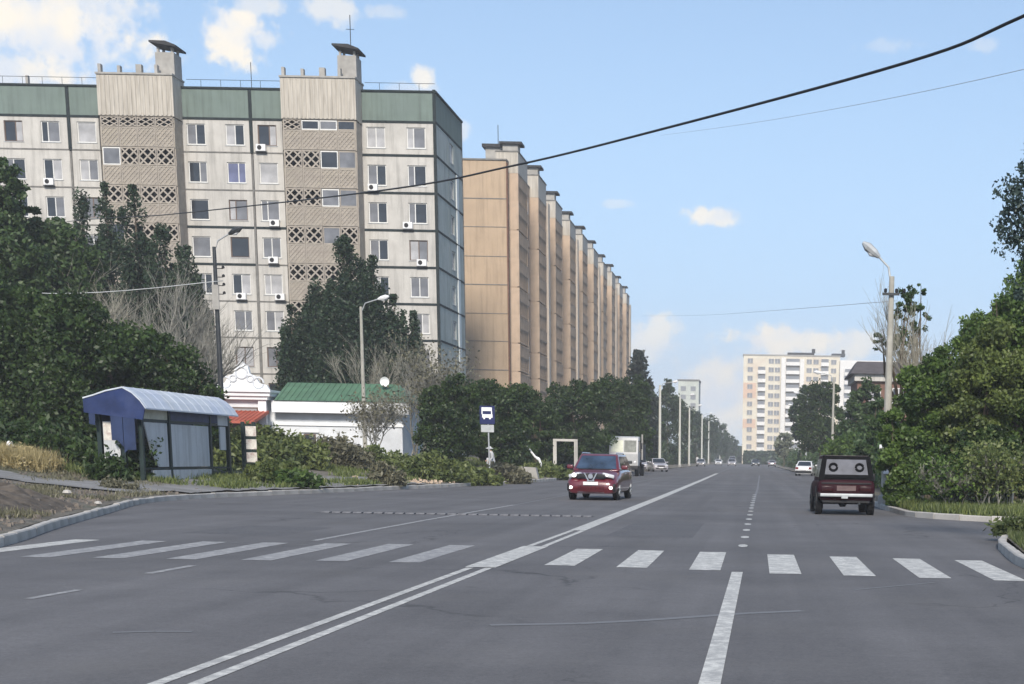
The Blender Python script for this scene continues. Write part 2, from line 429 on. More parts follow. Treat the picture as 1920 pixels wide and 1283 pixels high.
def paint_mat(name, colr, wear):
    m = bpy.data.materials.new(name); m.use_nodes = True
    nt = m.node_tree; n, l = nt.nodes, nt.links; b = n['Principled BSDF']; b.inputs['Roughness'].default_value = .7
    g = n.new('ShaderNodeNewGeometry'); q = n.new('ShaderNodeTexNoise'); q.inputs['Scale'].default_value = 5; q.inputs['Detail'].default_value = 9; q.inputs['Roughness'].default_value = .85
    l.new(g.outputs['Position'], q.inputs['Vector'])
    r = n.new('ShaderNodeMapRange'); l.new(q.outputs[0], r.inputs[0]); r.inputs[1].default_value = .5 - wear * .25; r.inputs[2].default_value = .62 - wear * .2
    r.inputs[3].default_value = 0; r.inputs[4].default_value = min(1, .25 + wear)
    mx = n.new('ShaderNodeMix'); mx.data_type = 'RGBA'; l.new(r.outputs[0], mx.inputs[0]); mx.inputs[6].default_value = (*colr, 1); mx.inputs[7].default_value = (.15, .15, .155, 1)
    l.new(mx.outputs[2], b.inputs['Base Color']); return m
MT['paint'] = paint_mat('road_paint', (.62, .61, .57), .35)
MT['paint_old'] = paint_mat('worn_road_paint', (.46, .45, .44), .5)
MT['paint_faint'] = paint_mat('faded_road_paint', (.165, .163, .165), .7)
def ground_mat():
    m = bpy.data.materials.new('dusty_ground'); m.use_nodes = True
    nt = m.node_tree; n, l = nt.nodes, nt.links; b = n['Principled BSDF']; b.inputs['Roughness'].default_value = .95
    g = n.new('ShaderNodeNewGeometry')
    def noise(s, d=6, r=.6):
        q = n.new('ShaderNodeTexNoise'); q.inputs['Scale'].default_value = s; q.inputs['Detail'].default_value = d; q.inputs['Roughness'].default_value = r
        l.new(g.outputs['Position'], q.inputs['Vector']); return q.outputs[0]
    def rng(v, a, b_, c, d):
        q = n.new('ShaderNodeMapRange'); l.new(v, q.inputs[0])
        for i, t in enumerate((a, b_, c, d)): q.inputs[i + 1].default_value = t
        return q.outputs[0]
    def mix(f, a, b_):
        x = n.new('ShaderNodeMix'); x.data_type = 'RGBA'; l.new(f, x.inputs[0])
        for i, v in ((6, a), (7, b_)):
            if isinstance(v, tuple): x.inputs[i].default_value = (*v, 1)
            else: l.new(v, x.inputs[i])
        return x.outputs[2]
    c = mix(rng(noise(.55), .38, .62, 0, 1), (.19, .165, .135), (.115, .10, .075))
    c = mix(rng(noise(1.6, 8, .7), .50, .66, 0, .9), c, (.060, .062, .050))
    c = mix(rng(noise(5, 8, .75), .52, .7, 0, .8), c, (.27, .255, .225))
    c = mix(rng(noise(.18), .52, .68, 0, .7), c, (.085, .095, .050))
    l.new(c, b.inputs['Base Color'])
    bp = n.new('ShaderNodeBump'); bp.inputs['Strength'].default_value = .9; bp.inputs['Distance'].default_value = .12
    l.new(noise(4, 8, .7), bp.inputs['Height']); l.new(bp.outputs[0], b.inputs['Normal'])
    return m
MT['ground'] = ground_mat()
MT['kerb'] = mat('kerb_concrete', (.46, .44, .41), var=.15, scale=2.5, stain=(.20, .19, .175), stain_amt=.6, stain_scale=1.4, bump=.2)

g = MB(); S = 4000
g.quad((-S, -S, -.06), (S, -S, -.06), (S, S, -.06), (-S, S, -.06)); structure('ground', g, MT['ground'])
g = MB(); g.quad((-19, -40, 0), (8, -40, 0), (8, 470, 0), (-19, 470, 0)); g.quad((8, 30, 0), (110, 30, 0), (110, 41, 0), (8, 41, 0))
road = structure('road', g, MT['asphalt'])
def verge(name, T, ys, sign, offs, hf):
    rows = []; random.seed(5)
    mb = MB()
    for y in ys:
        k = interp(T, y) + sign * .16
        row = []
        for j, d in enumerate(offs):
            z = hf(d)
            if 0 < j: z += .015 * math.sin(y * 1.7 + d * 2.1) * min(1, d) + (random.random() - .5) * .02 * min(1, d)
            row.append((k + sign * d, y, z))
        rows.append(row)
    n = len(offs)
    for r in rows: mb.v += r
    for i in range(len(rows) - 1):
        for j in range(n - 1):
            a = i * n + j; mb.f.append((a, a + 1, a + n + 1, a + n))
    me = fixn(mb.mesh(name, MT['ground'], smooth=True))
    if me.polygons[0].normal.z < 0:
        me.flip_normals()
    o = add(None, name, me); o['kind'] = 'structure'; return o
ysl = [-40, -20, 0, 10, 15] + [20 + .75 * i for i in range(80)] + [80 + 2 * i for i in range(30)] + [140, 150, 165, 180, 200, 230, 270, 320, 400, 500]
verge('left_verge', KL, ysl, -1, [0, .3, .6, 1, 1.5, 2, 2.5, 3, 4, 5, 6, 7.5, 9, 11, 14, 18, 25, 40, 90, 300], hl)
ysr = [36, 36.5, 37, 37.5, 38, 38.5, 39, 39.8, 40.6, 41.3, 42, 42.8, 43.5] + [44 + i for i in range(16)] + [60 + 5 * i for i in range(30)] + [220, 260, 320, 400, 500]
verge('right_verge', KR, ysr, 1, [0, .5, 1, 2, 4, 7, 12, 30, 90, 300], lambda d: .13 + .1 * min(1, d / 4))
ysn = [-40, -20, 0, 10, 16, 20, 22, 24, 26.4, 28.8, 30, 31, 31.5, 32, 32.5, 33, 33.5, 34]
verge('corner_verge', KN, ysn, 1, [0, .4, .9, 1.6, 2.6, 5, 12, 90], lambda d: .13 + .08 * min(1, d))

# kerbs: stones one by one near the camera, one run beyond
kstone = MB()
kstone.prism([(-.075, -.05), (.075, -.05), (.075, .13), (.055, .15), (-.055, .15), (-.075, .13)], -.49, .49, 'y')
kstone.v = [(x, y, z) for x, y, z in kstone.v]
kme = fixn(kstone.mesh('kerbstone', MT['kerb']))
def polyline(T, y0, y1):
    P = [(interp(T, y0), y0)] + [(x, y) for y, x in T if y0 < y < y1] + [(interp(T, y1), y1)]
    # smooth (Chaikin, twice)
    for _ in range(2):
        Q = [P[0]]
        for a, b in zip(P, P[1:]):
            Q += [(a[0] * .75 + b[0] * .25, a[1] * .75 + b[1] * .25), (a[0] * .25 + b[0] * .75, a[1] * .25 + b[1] * .75)]
        P = Q + [P[-1]]
    return P
def lay_kerb(name, T, y0, ymid, y1, sign, xcap=1e9):
    P = [p for p in polyline(T, y0, y1)]
    o = root(name, '', ''); del o['label']; del o['category']; o['kind'] = 'structure'
    random.seed(3); dist = 0; seg = 0; cur = Vector((*P[0], 0)); k = 0; run = []
    # resample at 1 m
    L = [0]
    for a, b in zip(P, P[1:]): L.append(L[-1] + math.dist(a, b))
    def at(s):
        for i in range(len(P) - 1):
            if L[i + 1] >= s:
                t = (s - L[i]) / max(1e-6, L[i + 1] - L[i]); return Vector((P[i][0] + (P[i + 1][0] - P[i][0]) * t, P[i][1] + (P[i + 1][1] - P[i][1]) * t, 0))
        return Vector((*P[-1], 0))
    s = 0.0; rest = []
    while s + 1 <= L[-1]:
        a, b = at(s), at(s + 1); c = (a + b) / 2
        if abs(c.y - 0) <= ymid and c.x < xcap:
            d = b - a
            add(o, 'kerbstone', kme, (c.x, c.y, random.uniform(-.012, .012)), (random.uniform(-.012, .012), random.uniform(-.03, .03), math.atan2(-d.x, d.y) + random.uniform(-.012, .012)))
        else: rest.append((a, b))
        s += 1.0 if abs(c.y) <= ymid else 1.0
    if rest:
        mb = MB()
        for a, b in rest:
            d = (b - a).normalized(); n_ = Vector((d.y, -d.x, 0)) * .075
            p = [a - n_, a + n_, b + n_, b - n_]
            i = len(mb.v); mb.v += [(q.x, q.y, -.05) for q in p] + [(q.x, q.y, .145) for q in p]
            for q in ((4, 5, 6, 7), (0, 1, 5, 4), (2, 3, 7, 6)): mb.f.append(tuple(i + w for w in q))
        r = add(o, 'kerb_run', fixn(mb.mesh('kerb_run', MT['kerb'])))
    return o
lay_kerb('left_kerb', KL, 14, 95, 470, -1)
lay_kerb('right_kerb', KR, 36.6, 75, 470, 1, 14)
lay_kerb('corner_kerb', KN, 10, 40, 33.4, 1, 14)

# ------------------------------------------------------------------ road markings
Z1 = .004
def strip(P, w, m, name, z=Z1, wy=None):
    mb = MB()
    for a, b in zip(P, P[1:]):
        d = Vector((b[0] - a[0], b[1] - a[1])).normalized(); n_ = Vector((d.y, -d.x)) * w / 2
        mb.quad((a[0] - n_.x, a[1] - n_.y, z), (a[0] + n_.x, a[1] + n_.y, z), (b[0] + n_.x, b[1] + n_.y, z), (b[0] - n_.x, b[1] - n_.y, z))
    return part(road, name, mb, m)
left_line = [(-3.84, 2), (-3.82, 10), (-3.78, 20.3)]
strip([(-3.89, 2), (-3.87, 10), (-3.83, 20.2)], .10, MT['paint'], 'centre_line')
strip([(-3.62, 2), (-3.62, 10), (-3.58, 20.2)], .10, MT['paint'], 'centre_line')
strip([(-3.71, 20.3), (-3.68, 25.3)], .42, MT['paint'], 'centre_line', z=.006)
strip([(-3.80, 25.4), (-3.76, 31)], .10, MT['paint'], 'centre_line')
strip([(-3.55, 25.4), (-3.54, 31)], .10, MT['paint'], 'centre_line')
strip([(-3.66, 31.1), (-3.68, 60), (-3.85, 110), (-4.1, 160)], .32, MT['paint'], 'centre_line')
strip([(-4.1, 160), (-4.5, 300)], .12, MT['paint_faint'], 'centre_line')
strip([(-.30, 4), (-.29, 10), (-.23, 20.3)], .15, MT['paint'], 'lane_line')
for i in range(14):
    y = 26.6 + 3.0 * i
    mb = MB(); c = (-.21 + .004 * (y - 26), y); mb.poly([(c[0] + .085 * math.cos(a), c[1] + .42 * math.sin(a), Z1) for a in [k * math.pi / 5 for k in range(10)]])
    part(road, 'lane_dash', mb, MT['paint'])
strip([(-.13, 46), (.1, 80), (.35, 150)], .10, MT['paint_faint'], 'lane_line', z=.003)
strip([(-7.56, 25.8), (-7.57, 34.5), (-7.42, 46.5)], .12, MT['paint_old'], 'lane_line')
strip([(-7.4, 46.5), (-7.4, 120)], .09, MT['paint_faint'], 'lane_line')
strip([(-7.40, 18.3), (-7.38, 19.7)], .12, MT['paint_old'], 'lane_dash')
strip([(-7.27, 14.95), (-7.23, 16.0)], .10, MT['paint_old'], 'lane_dash')
strip([(-5.3, 12.30), (-5.0, 12.42), (-4.7, 12.46)], .09, MT['paint_faint'], 'tyre_scuff', z=.003)
strip([(-2.36, 13.35), (-1.6, 13.6), (-1.06, 13.95), (-.07, 14.8), (.5, 15.15)], .14, MT['paint_faint'], 'tyre_scuff', z=.003)
strip([(-8.9, 25.0), (-7.6, 24.2), (-6.4, 26.5)], .05, MT['paint_faint'], 'tyre_scuff', z=.003)
strip([(1.2, 17.8), (2.3, 19.1)], .06, MT['paint_faint'], 'tyre_scuff', z=.003)
zl = [(-11.05, 21.0, 24.9), (-9.94, 20.74, 24.9), (-8.96, 20.78, 24.95), (-7.96, 20.83, 25.0), (-6.94, 20.9, 25.1), (-5.93, 21.0, 25.2), (-4.9, 20.97, 25.2),
      (-2.72, 20.95, 24.85), (-1.70, 20.8, 24.7), (-.68, 20.55, 24.6), (.42, 20.12, 24.25), (1.41, 19.99, 24.0), (2.40, 19.85, 23.8), (3.36, 19.62, 23.62)]
for i, (x, a, b) in enumerate(zl):
    mb = MB(); w = .215; random.seed(i)
    mb.quad((x - w, a, Z1), (x + w, a + random.uniform(-.05, .05), Z1), (x + w, b, Z1), (x - w, b + random.uniform(-.05, .05), Z1))
    part(road, 'zebra_stripe', mb, MT['paint'] if i > 6 or i < 1 else MT['paint_old'])
for (pts) in ([(-10.5, 27.5), (-8.6, 27.2), (-8.5, 30.4), (-10.3, 30.8)], [(-2.9, 29), (-1.2, 29), (-1.2, 36), (-2.8, 36.4)]):
    mb = MB(); mb.poly([(x, y, .002) for x, y in pts]); part(road, 'asphalt_patch', mb, MT['patch'])
# worn rumble strip across the oncoming lanes
rb = root('speed_bump', 'worn low speed bump across the oncoming lanes just beyond the zebra crossing', 'speed bump', (-7.5, 38.2, 0))
blk = MB(); blk.prism([(-.20, .002), (.20, .002), (.10, .028), (-.10, .028)], -.10, .10, 'x')
bme = fixn(blk.mesh('bump_block', mat('worn_rubber', (.17, .165, .17), var=.3, scale=6, stain=(.26, .26, .25), stain_amt=.5, stain_scale=9)))
for i in range(26):
    x = -3.3 + i * .262
    add(rb, 'bump_block', bme, (x, .15 * x / 3.3, 0), (0, 0, .04))
dk = MB(); dk.quad((-11, 37.62, .003), (-4.1, 38.35, .003), (-4.1, 38.62, .003), (-11, 37.85, .003)); part(rb, 'painted_shadow_band', dk, mat('painted_block_shadow', (.05, .05, .052), var=.3, scale=3))  # dark band: shadow of the blocks painted on the road
# ------------------------------------------------------------------ shared window / balcony pieces
def window_kit(w, h, split, frame_m, name='window'):
    """returns frame mesh (origin at window centre, facing -Y) and list of (mesh, glass slot loc)"""
    f = MB(); t = .07
    f.box(-w / 2, w / 2, -.04, .04, -h / 2, -h / 2 + t); f.box(-w / 2, w / 2, -.04, .04, h / 2 - t, h / 2)
    f.box(-w / 2, -w / 2 + t, -.038, .038, -h / 2 + t, h / 2 - t); f.box(w / 2 - t, w / 2, -.038, .038, -h / 2 + t, h / 2 - t)
    xs = [-w / 2 + t] 
    for s in split:
        x = -w / 2 + w * s; f.box(x - .035, x + .035, -.038, .038, -h / 2 + t, h / 2 - t); xs += [x - .035, x + .035]
    xs.append(w / 2 - t)
    panes = [(xs[2 * i], xs[2 * i + 1]) for i in range(len(split) + 1)]
    return f.mesh('window_frame', frame_m), panes
_pm = {}
def pane_mesh(w, h, key):
    k = (round(w, 2), round(h, 2), key)
    if k not in _pm:
        m = MB(); m.box(-w / 2, w / 2, -.012, .012, -h / 2, h / 2); _pm[k] = m.mesh('pane', MT[key])
    return _pm[k]
_kits = {}
def put_window(parent, x, y, z, w, h, split, fm='win_frame', face=0.0, glass=None, sill=True, rnd=random):
    """x, y, z in parent space; face = rotation about z (0 faces -Y)"""
    k = (w, h, tuple(split), fm)
    if k not in _kits: _kits[k] = window_kit(w, h, split, MT[fm])
    fr, panes = _kits[k]
    o = add(parent, 'window', fr, (x, y, z), (0, 0, face))
    for i, (a, b) in enumerate(panes):
        gk = glass[i] if glass else rnd.choice(['g_dark', 'g_mid', 'g_mid', 'g_light'])
        add(o, 'pane', pane_mesh(b - a, h - .14, gk), ((a + b) / 2, .005, 0))
    if sill:
        if ('sill', w) not in _kits:
            m = MB(); m.box(-w / 2 - .06, w / 2 + .06, -.16, -.041, -h / 2 - .05, -h / 2 - .005); _kits[('sill', w)] = m.mesh('sill', MT['galv'])
        add(o, 'sill', _kits[('sill', w)])
    return o
acm = MB(); acm.box(-.36, .36, -.28, 0, -.24, .24)
acm = acm.mesh('air_conditioner', MT['lamp_white'])
acf = MB(); acf.lathe([(.17, -.295), (.17, -.281)], (-.1, 0, 0), 14, 'y'); acf = acf.mesh('fan_grille', MT['black_plastic'])
acb = MB(); acb.box(-.42, .42, -.28, 0, -.33, -.275); acb = acb.mesh('bracket', MT['dark_metal'])
def put_ac(parent, x, y, z, face=0.0):
    o = add(parent, 'air_conditioner', acm, (x, y, z), (0, 0, face)); add(o, 'fan_grille', acf); add(o, 'bracket', acb)
def lattice_mesh(w, h, nx, nz, bar, dep, m, name, diag=True, frame=True):
    """pierced concrete screen in the x-z plane, lower left corner at the origin"""
    mb = MB(); cw, ch = w / nx, h / nz
    if frame:
        mb.box(0, w, -dep, 0, 0, .07); mb.box(0, w, -dep, 0, h - .07, h); mb.box(0, .07, -dep * .98, 0, .07, h - .07); mb.box(w - .07, w, -dep * .98, 0, .07, h - .07)
    def bar_(x0, z0, x1, z1, d):
        L = math.hypot(x1 - x0, z1 - z0); ux, uz = (x1 - x0) / L, (z1 - z0) / L; px, pz = -uz * bar / 2, ux * bar / 2
        i = len(mb.v)
        for yy in (-d, -.01):
            mb.v += [(x0 - px, yy, z0 - pz), (x1 - px, yy, z1 - pz), (x1 + px, yy, z1 + pz), (x0 + px, yy, z0 + pz)]
        for q in ((0, 1, 2, 3), (0, 4, 5, 1), (2, 6, 7, 3)): mb.f.append(tuple(i + k for k in q))
    for i in range(nx):
        for j in range(nz):
            x, z = i * cw, j * ch
            bar_(x, z, x + cw, z + ch, dep * .9); bar_(x, z + ch, x + cw, z, dep * .84)
    return fixn(mb.mesh(name, m))

# ------------------------------------------------------------------ grey nine-storey block (left)
rnd = random.Random(11)
FY = 120.0
BX1 = -24.75
DEP = 10.2
b1 = root('apartment_building', 'pale grey nine-storey panel block with green attic band and brown lattice balcony columns', 'apartment building', (-42, 125, 1.2))
LV = [23.72 - 2.72 * k for k in range(8)]       # floor seam heights, top storey first
TOPZ, ATT = 28.25, 26.12
core = MB(); core.box(-66, BX1 - .3, FY + .35, FY + DEP - .3, .8, TOPZ - .3); part(b1, 'wall_core', core, MT['core'])
rf = MB(); rf.box(-66.2, BX1 + .12, FY - .12, FY + DEP + .1, TOPZ - .02, TOPZ + .12); part(b1, 'roof_edge', rf, MT['tar'])
bays = [(-66.0, -60.1, [-63.5], 0), (-60.0, -52.6, [-56.8, -54.0], 0), (-52.5, -50.25, [-51.25], 1), (-44.45, -38.8, [-42.95, -40.0], 0), (-38.7, -36.35, [-37.55], 1), (-30.65, -24.80, [-29.3, -26.25], 2)]
WW, WH = 1.42, 1.5
def panel_with_windows(x0, x1, z0, z1, wins, wz, m, d0=FY - .02, d1=FY + .30):
    mb = MB()
    if not wins: mb.box(x0, x1, d0, d1, z0, z1); return mb
    a, b = wz - WH / 2, wz + WH / 2
    mb.box(x0, x1, d0, d1, z0, a); mb.box(x0, x1, d0, d1, b, z1)
    xs = x0
    for w in wins:
        mb.box(xs, w - WW / 2, d0, d1, a, b); xs = w + WW / 2
    mb.box(xs, x1, d0, d1, a, b); return mb
off = b1.location
for bi, (x0, x1, wins, kind) in enumerate(bays):
    tops = [ATT] + LV; bots = LV + [1.0]
    part(b1, 'attic_panel', MB().box(x0, x1, FY - .03, FY + .3, ATT + .05, TOPZ - .03), MT['panel_green'])
    for k in range(9):
        z1, z0 = tops[k] - .05, bots[k] + .05
        wz = z0 + 1.22
        part(b1, 'wall_panel', panel_with_windows(x0 + .05, x1 - .05, z0, z1, wins, wz, None), MT['panel'])
        for w in wins:
            sp = rnd.choice([[.5], [.5], [.36], [.33, .67] if WW > 1.6 else [.6], []])
            gl = None
            fm = 'win_brown' if rnd.random() < .22 else 'win_frame'
            if bi == 3 and k == 0 and w > -41: gl = ['g_light', 'g_dark']; sp = [.5]
            if bi == 3 and k == 1 and w > -41: gl = ['g_blue', 'g_blue']; sp = [.6]
            if k >= 5 and rnd.random() < .6: fm = 'win_brown'
            put_window(b1, w - off.x, FY + .10 - off.y, wz - off.z, WW, WH, sp, fm, glass=gl, rnd=rnd)
    # seams
    strong = kind == 2
    for k, z in enumerate([ATT] + LV):
        bold = strong or k == 0 or (bi == 3 and k in (3, 4)) or (bi == 4 and k in (0, 3))
        w = .085 if bold else .045
        part(b1, 'joint', MB().box(x0, x1, FY - .06, FY - .021, z - w, z + w), MT['tar' if bold else 'seam'])
for x, zt, zb, m, w in [(-60.05, TOPZ, 1, 'seam', .08), (-52.55, TOPZ, 23.7, 'tar', .13), (-52.55, 23.6, 1, 'seam', .07), (-38.75, TOPZ, 23.7, 'tar', .13), (-38.75, 23.6, 15.4, 'seam', .07), (-38.75, 15.4, 1, 'seam', .11),
                       (-30.62, TOPZ, 1, 'tar', .16), (-24.82, TOPZ + .2, 1, 'tar', .12), (-44.40, 23.7, 1, 'tar', .09)]:
    part(b1, 'joint', MB().box(x - w, x + w, FY - .075, FY - .062 + .03, zb, zt), MT[m])
for x, k in [(-38.0, 0), (-37.2, 2), (-37.4, 3), (-54.3, 1), (-29.6, 1), (-27.0, 2), (-26.0, 3), (-40.0, 4), (-37.0, 4), (-51.3, 3)]:
    put_ac(b1, x - off.x, FY - .02 - off.y, LV[k] + .35 - off.z if k < 8 else 3 - off.z)
# balcony columns
lat_open = lattice_mesh(1.36, 1.18, 2, 2, .11, .10, MT['lattice'], 'lattice_screen')
lat_solid = lattice_mesh(1.36, 1.36, 4, 4, .055, .05, MT['lattice'], 'relief_panel')
def balcony_column(b, xa, xb, yf, yb, zt, levels, off, bi):
    n = 4; w = (xb - xa - .12) / n
    for k in range(9):
        z1 = (levels[k - 1] if k else ATT - .25); z0 = levels[k] if k < 8 else 1.0
        m = MB()
        m.box(xa, xb, yf + .12, yb, z0 - .06, z0 + .06)                       # slab
        m.box(xa, xa + .12, yf + .13, yb, z0 + .07, z1 - .07); m.box(xb - .12, xb, yf + .13, yb, z0 + .07, z1 - .07)
        bal = part(b, 'balcony', m, MT['lattice'])
        part(bal, 'back_wall', MB().box(xa + .13, xb - .13, yb - .1, yb, z0 + .07, z1 - .07), MT['loggia_shade'])
        part(bal, 'parapet', MB().box(xa, xb, yf + .06, yf + .12, z0 - .05, z0 + 1.38), MT['lattice'])
        for i in range(n):
            x = xa + .06 + i * w
            o = add(b, 'relief_panel', lat_solid, (x + .02 - off.x, yf + .055 - off.y, z0 - off.z), scale=((w - .04) / 1.36, 1, 1))
            r = rnd.random()
            hh = (z1 - .07) - (z0 + 1.40)
            if (bi == 1 and (k, i) in ((0, 2), (0, 3), (1, 2), (1, 3), (2, 3), (2, 2))) or (r > .80):
                mm = MB(); g0, g1 = x + .05, x + w - .05
                mm.box(x + .02, g0 + .04, yf + .04, yf + .1, z0 + 1.39, z1 - .08); mm.box(g1 - .04, x + w - .02, yf + .04, yf + .1, z0 + 1.39, z1 - .08)
                mm.box(g0 + .04, g1 - .04, yf + .045, yf + .095, z0 + 1.39, z0 + 1.47); mm.box(g0 + .04, g1 - .04, yf + .045, yf + .095, z1 - .16, z1 - .08)
                fr = part(b, 'glazing_frame', mm, MT['win_frame' if rnd.random() < .5 else 'lattice'])
                part(fr, 'pane', MB().box(g0 + .04, g1 - .04, yf + .06, yf + .08, z0 + 1.47, z1 - .16), MT[rnd.choice(['g_mid', 'g_dark', 'g_mid'])])
            else:
                add(b, 'lattice_screen', lat_open, (x + .02 - off.x, yf + .10 - off.y, z0 + 1.40 - off.z), scale=((w - .04) / 1.36, 1, hh / 1.18))
    # tall raw-concrete parapet with ribs
    pr = MB(); pr.box(xa - .05, xb + .05, yf, yb + .6, ATT - .25, zt)
    pb = part(b, 'concrete_parapet', pr, MT['ribbed'])
    rib = MB(); nn = 17
    for i in range(nn):
        x = xa + (xb - xa) * (i + .5) / nn; rib.box(x - .07, x + .07, yf - .05, yf - .002, ATT - .2, zt - .1)
    part(pb, 'ribs', rib, MT['ribbed'])
    part(b, 'parapet_cap', MB().box(xa - .1, xb + .1, yf - .09, yb + .65, zt + .003, zt + .13), MT['grey_conc'])
    for i, t in enumerate((0.01, .27, .52, .77)):
        x = xa + (xb - xa) * t
        part(b, 'roof_stub', MB().box(x, x + (.22 if i != 2 else .42), yf + .1, yf + .5, zt + .135, zt + .75 - .1 * (i == 1)), MT['grey_conc'])
for bi, (xa, xb) in enumerate([(-49.5, -43.95), (-35.85, -30.35)]):
    balcony_column(b1, xa, xb, FY - 1.75, FY - .02, 28.75, LV, off, bi)
    # ventilation shaft with a dark tilted cover
    cx = xb - .75
    sh = part(b1, 'vent_shaft', MB().box(cx - .70, cx + .70, FY - .9, FY + .6, 28.9, 30.55), MT['grey_conc'])
    part(sh, 'shaft_legs', MB().box(cx - .6, cx - .45, FY - .8, FY - .6, 30.553, 30.9).box(cx + .45, cx + .6, FY - .8, FY - .6, 30.553, 30.9).box(cx + .45, cx + .6, FY + .3, FY + .5, 30.553, 31.0).box(cx - .6, cx - .45, FY + .3, FY + .5, 30.553, 31.0), MT['grey_conc'])
    cv = MB(); cv.prism([(cx - 1.0, 31.18), (cx + .95, 30.88), (cx + .98, 31.0), (cx + .2, 31.28), (cx - 1.0, 31.30)], FY - 1.25, FY + .95, 'y'); part(sh, 'shaft_cover', cv, MT['roofing'])
part(b1, 'antenna', MB().tube([(-31.0, FY, 31.2), (-31.0, FY, 33.6)], .035, 5).tube([(-31.3, FY, 32.6), (-30.7, FY, 32.6)], .02, 4), MT['dark_metal'])
part(b1, 'antenna', MB().tube([(-38.9, FY + 1, 28.3), (-38.9, FY + 1, 30.4)], .03, 5), MT['dark_metal'])
part(b1, 'roof_vent', MB().box(-56.1, -55.9, FY + 1, FY + 1.3, 28.37, 29.2), MT['grey_conc'])
rail = MB()
for x in [-59 + 1.5 * i for i in range(23)]:
    if -50 < x < -43.5 or -36.3 < x < -30: continue
    rail.tube([(x, FY + .3, 28.3), (x, FY + .3, 28.95)], .018, 4)
for a, b_ in ((-60, -50), (-43.6, -36.3), (-30.1, -24.8)): rail.tube([(a, FY + .3, 28.95), (b_, FY + .3, 28.95)], .018, 4)
part(b1, 'roof_railing', rail, MT['dark_metal'])
# end wall, turned to the street
for k in range(9):
    z1 = (ATT if k == 0 else LV[k - 1]) - .05; z0 = (LV[k] if k < 8 else 1.0) + .05
    for j, (ya, yb, m) in enumerate([(FY + .05, FY + 4.4, 'panel_side'), (FY + 4.5, FY + 7.2, 'panel_side'), (FY + 7.3, FY + DEP, 'panel_side')]):
        if j == 1:
            mb = MB(); mb.box(BX1 - .3, BX1, ya, ya + .75, z0, z1); mb.box(BX1 - .3, BX1, ya + 2.15, yb, z0, z1); mb.box(BX1 - .3, BX1, ya + .75, ya + 2.15, z0, z0 + .5); mb.box(BX1 - .3, BX1, ya + .75, ya + 2.15, z0 + 1.95, z1)
            part(b1, 'wall_panel', mb, MT[m])
            put_window(b1, BX1 - .12 - off.x, ya + 1.45 - off.y, z0 + 1.225 - off.z, 1.38, 1.43, [.5], 'win_frame', face=math.pi / 2, rnd=rnd)
        else: part(b1, 'wall_panel', MB().box(BX1 - .3, BX1, ya, yb, z0, z1), MT[m])
    if k > 0: part(b1, 'white_panel_strip', MB().box(BX1 + .003, BX1 + .10, FY + 7.35, FY + 8.2, z0, z1), MT['panel_white'])
    part(b1, 'joint', MB().box(BX1 - .05, BX1 + .05, FY - .05, FY + DEP, z1 - .0 + .003, z1 + .15), MT['tar'])
part(b1, 'attic_panel', MB().box(BX1 - .3, BX1 + .01, FY - .02, FY + DEP, ATT + .12, TOPZ - .03), MT['panel_green'])
part(b1, 'corner_joint', MB().box(BX1 - .1, BX1 + .03, FY + DEP + .003, FY + DEP + .2, 1, TOPZ), MT['seam'])

# ------------------------------------------------------------------ sand coloured long block
B2X, B2Y0, B2Y1 = -24.3, 150.0, 286.5
b2 = root('apartment_building', 'very long sand coloured nine-storey block with brown loggia front running along the street', 'apartment building', (-30, 200, 1.2))
o2 = b2.location
L2 = [25.55, 22.95, 20.25, 17.65, 14.95, 12.35, 9.65, 6.95, 4.3]
T2 = 29.0
part(b2, 'wall_core', MB().box(-36.6, B2X - .32, B2Y0 + .3, B2Y1, .8, T2 - .3), MT['tan_long'])
part(b2, 'roof_edge', MB().box(-37, B2X + .06, B2Y0 - .1, B2Y1 + .1, T2, T2 + .14), MT['seam'])
for k in range(10):
    z1 = (T2 if k == 0 else L2[k - 1]) - .03; z0 = (L2[k] if k < 9 else 1.0) + .03
    for xa, xb in ((-37, -31.0), (-30.92, B2X - .02)):
        part(b2, 'gable_panel', MB().box(xa, xb, B2Y0, B2Y0 + .28, z0, z1), MT['tan'])
    if k < 9: part(b2, 'joint', MB().box(-37, B2X, B2Y0 - .03, B2Y0 - .003, z0 - .06 - (.03 if k % 3 == 0 else 0), z0), MT['seam'])
part(b2, 'corner_joint', MB().box(B2X - .02, B2X + .12, B2Y0 - .05, B2Y0 + .35, 1, T2 - .2), MT['brick_dark'])
pen = part(b2, 'roof_penthouse', MB().box(-27.3, -25.4, 156, 159, T2 + .143, 31.3), MT['grey_conc'])
part(pen, 'cover', MB().box(-27.6, -25.0, 155.7, 159.4, 31.303, 31.6), MT['roofing'])
part(b2, 'antenna', MB().tube([(-26.2, 157, 31.6), (-26.2, 157, 33.6)], .04, 5), MT['dark_metal'])
# shared pieces of the street front (facing +X)
relief2 = lattice_mesh(5.6, 1.35, 12, 3, .06, .05, MT['tan_long'], 'relief_panel', frame=True)
lat2 = lattice_mesh(5.6, 1.1, 12, 3, .12, .10, MT['tan_long'], 'lattice_screen')
def box_me(name, m, *a): return MB().box(*a).mesh(name, MT[m])
par2 = box_me('parapet', 'tan_long', -.16, -.06, 0, 5.6, 0, 1.35)
dark2 = box_me('loggia_back', 'loggia_shade', -1.0, -.9, 0, 5.6, 0, 2.5)
slab2 = box_me('slab', 'tan_light', -1.0, -.165, -.1, 5.7, -.08, .05)
side2 = box_me('side_wall', 'tan_light', -1.0, .04, -.12, 0, 0, 2.6)
flat2 = box_me('wall_panel', 'tan_light', -.30, 0, 0, 7.7, 0, 2.58)
mods = []
y = B2Y0 + 1.4; i = 0
while y < B2Y1 - 6:
    mods.append(y); y += 13.55
HR = math.pi / 2
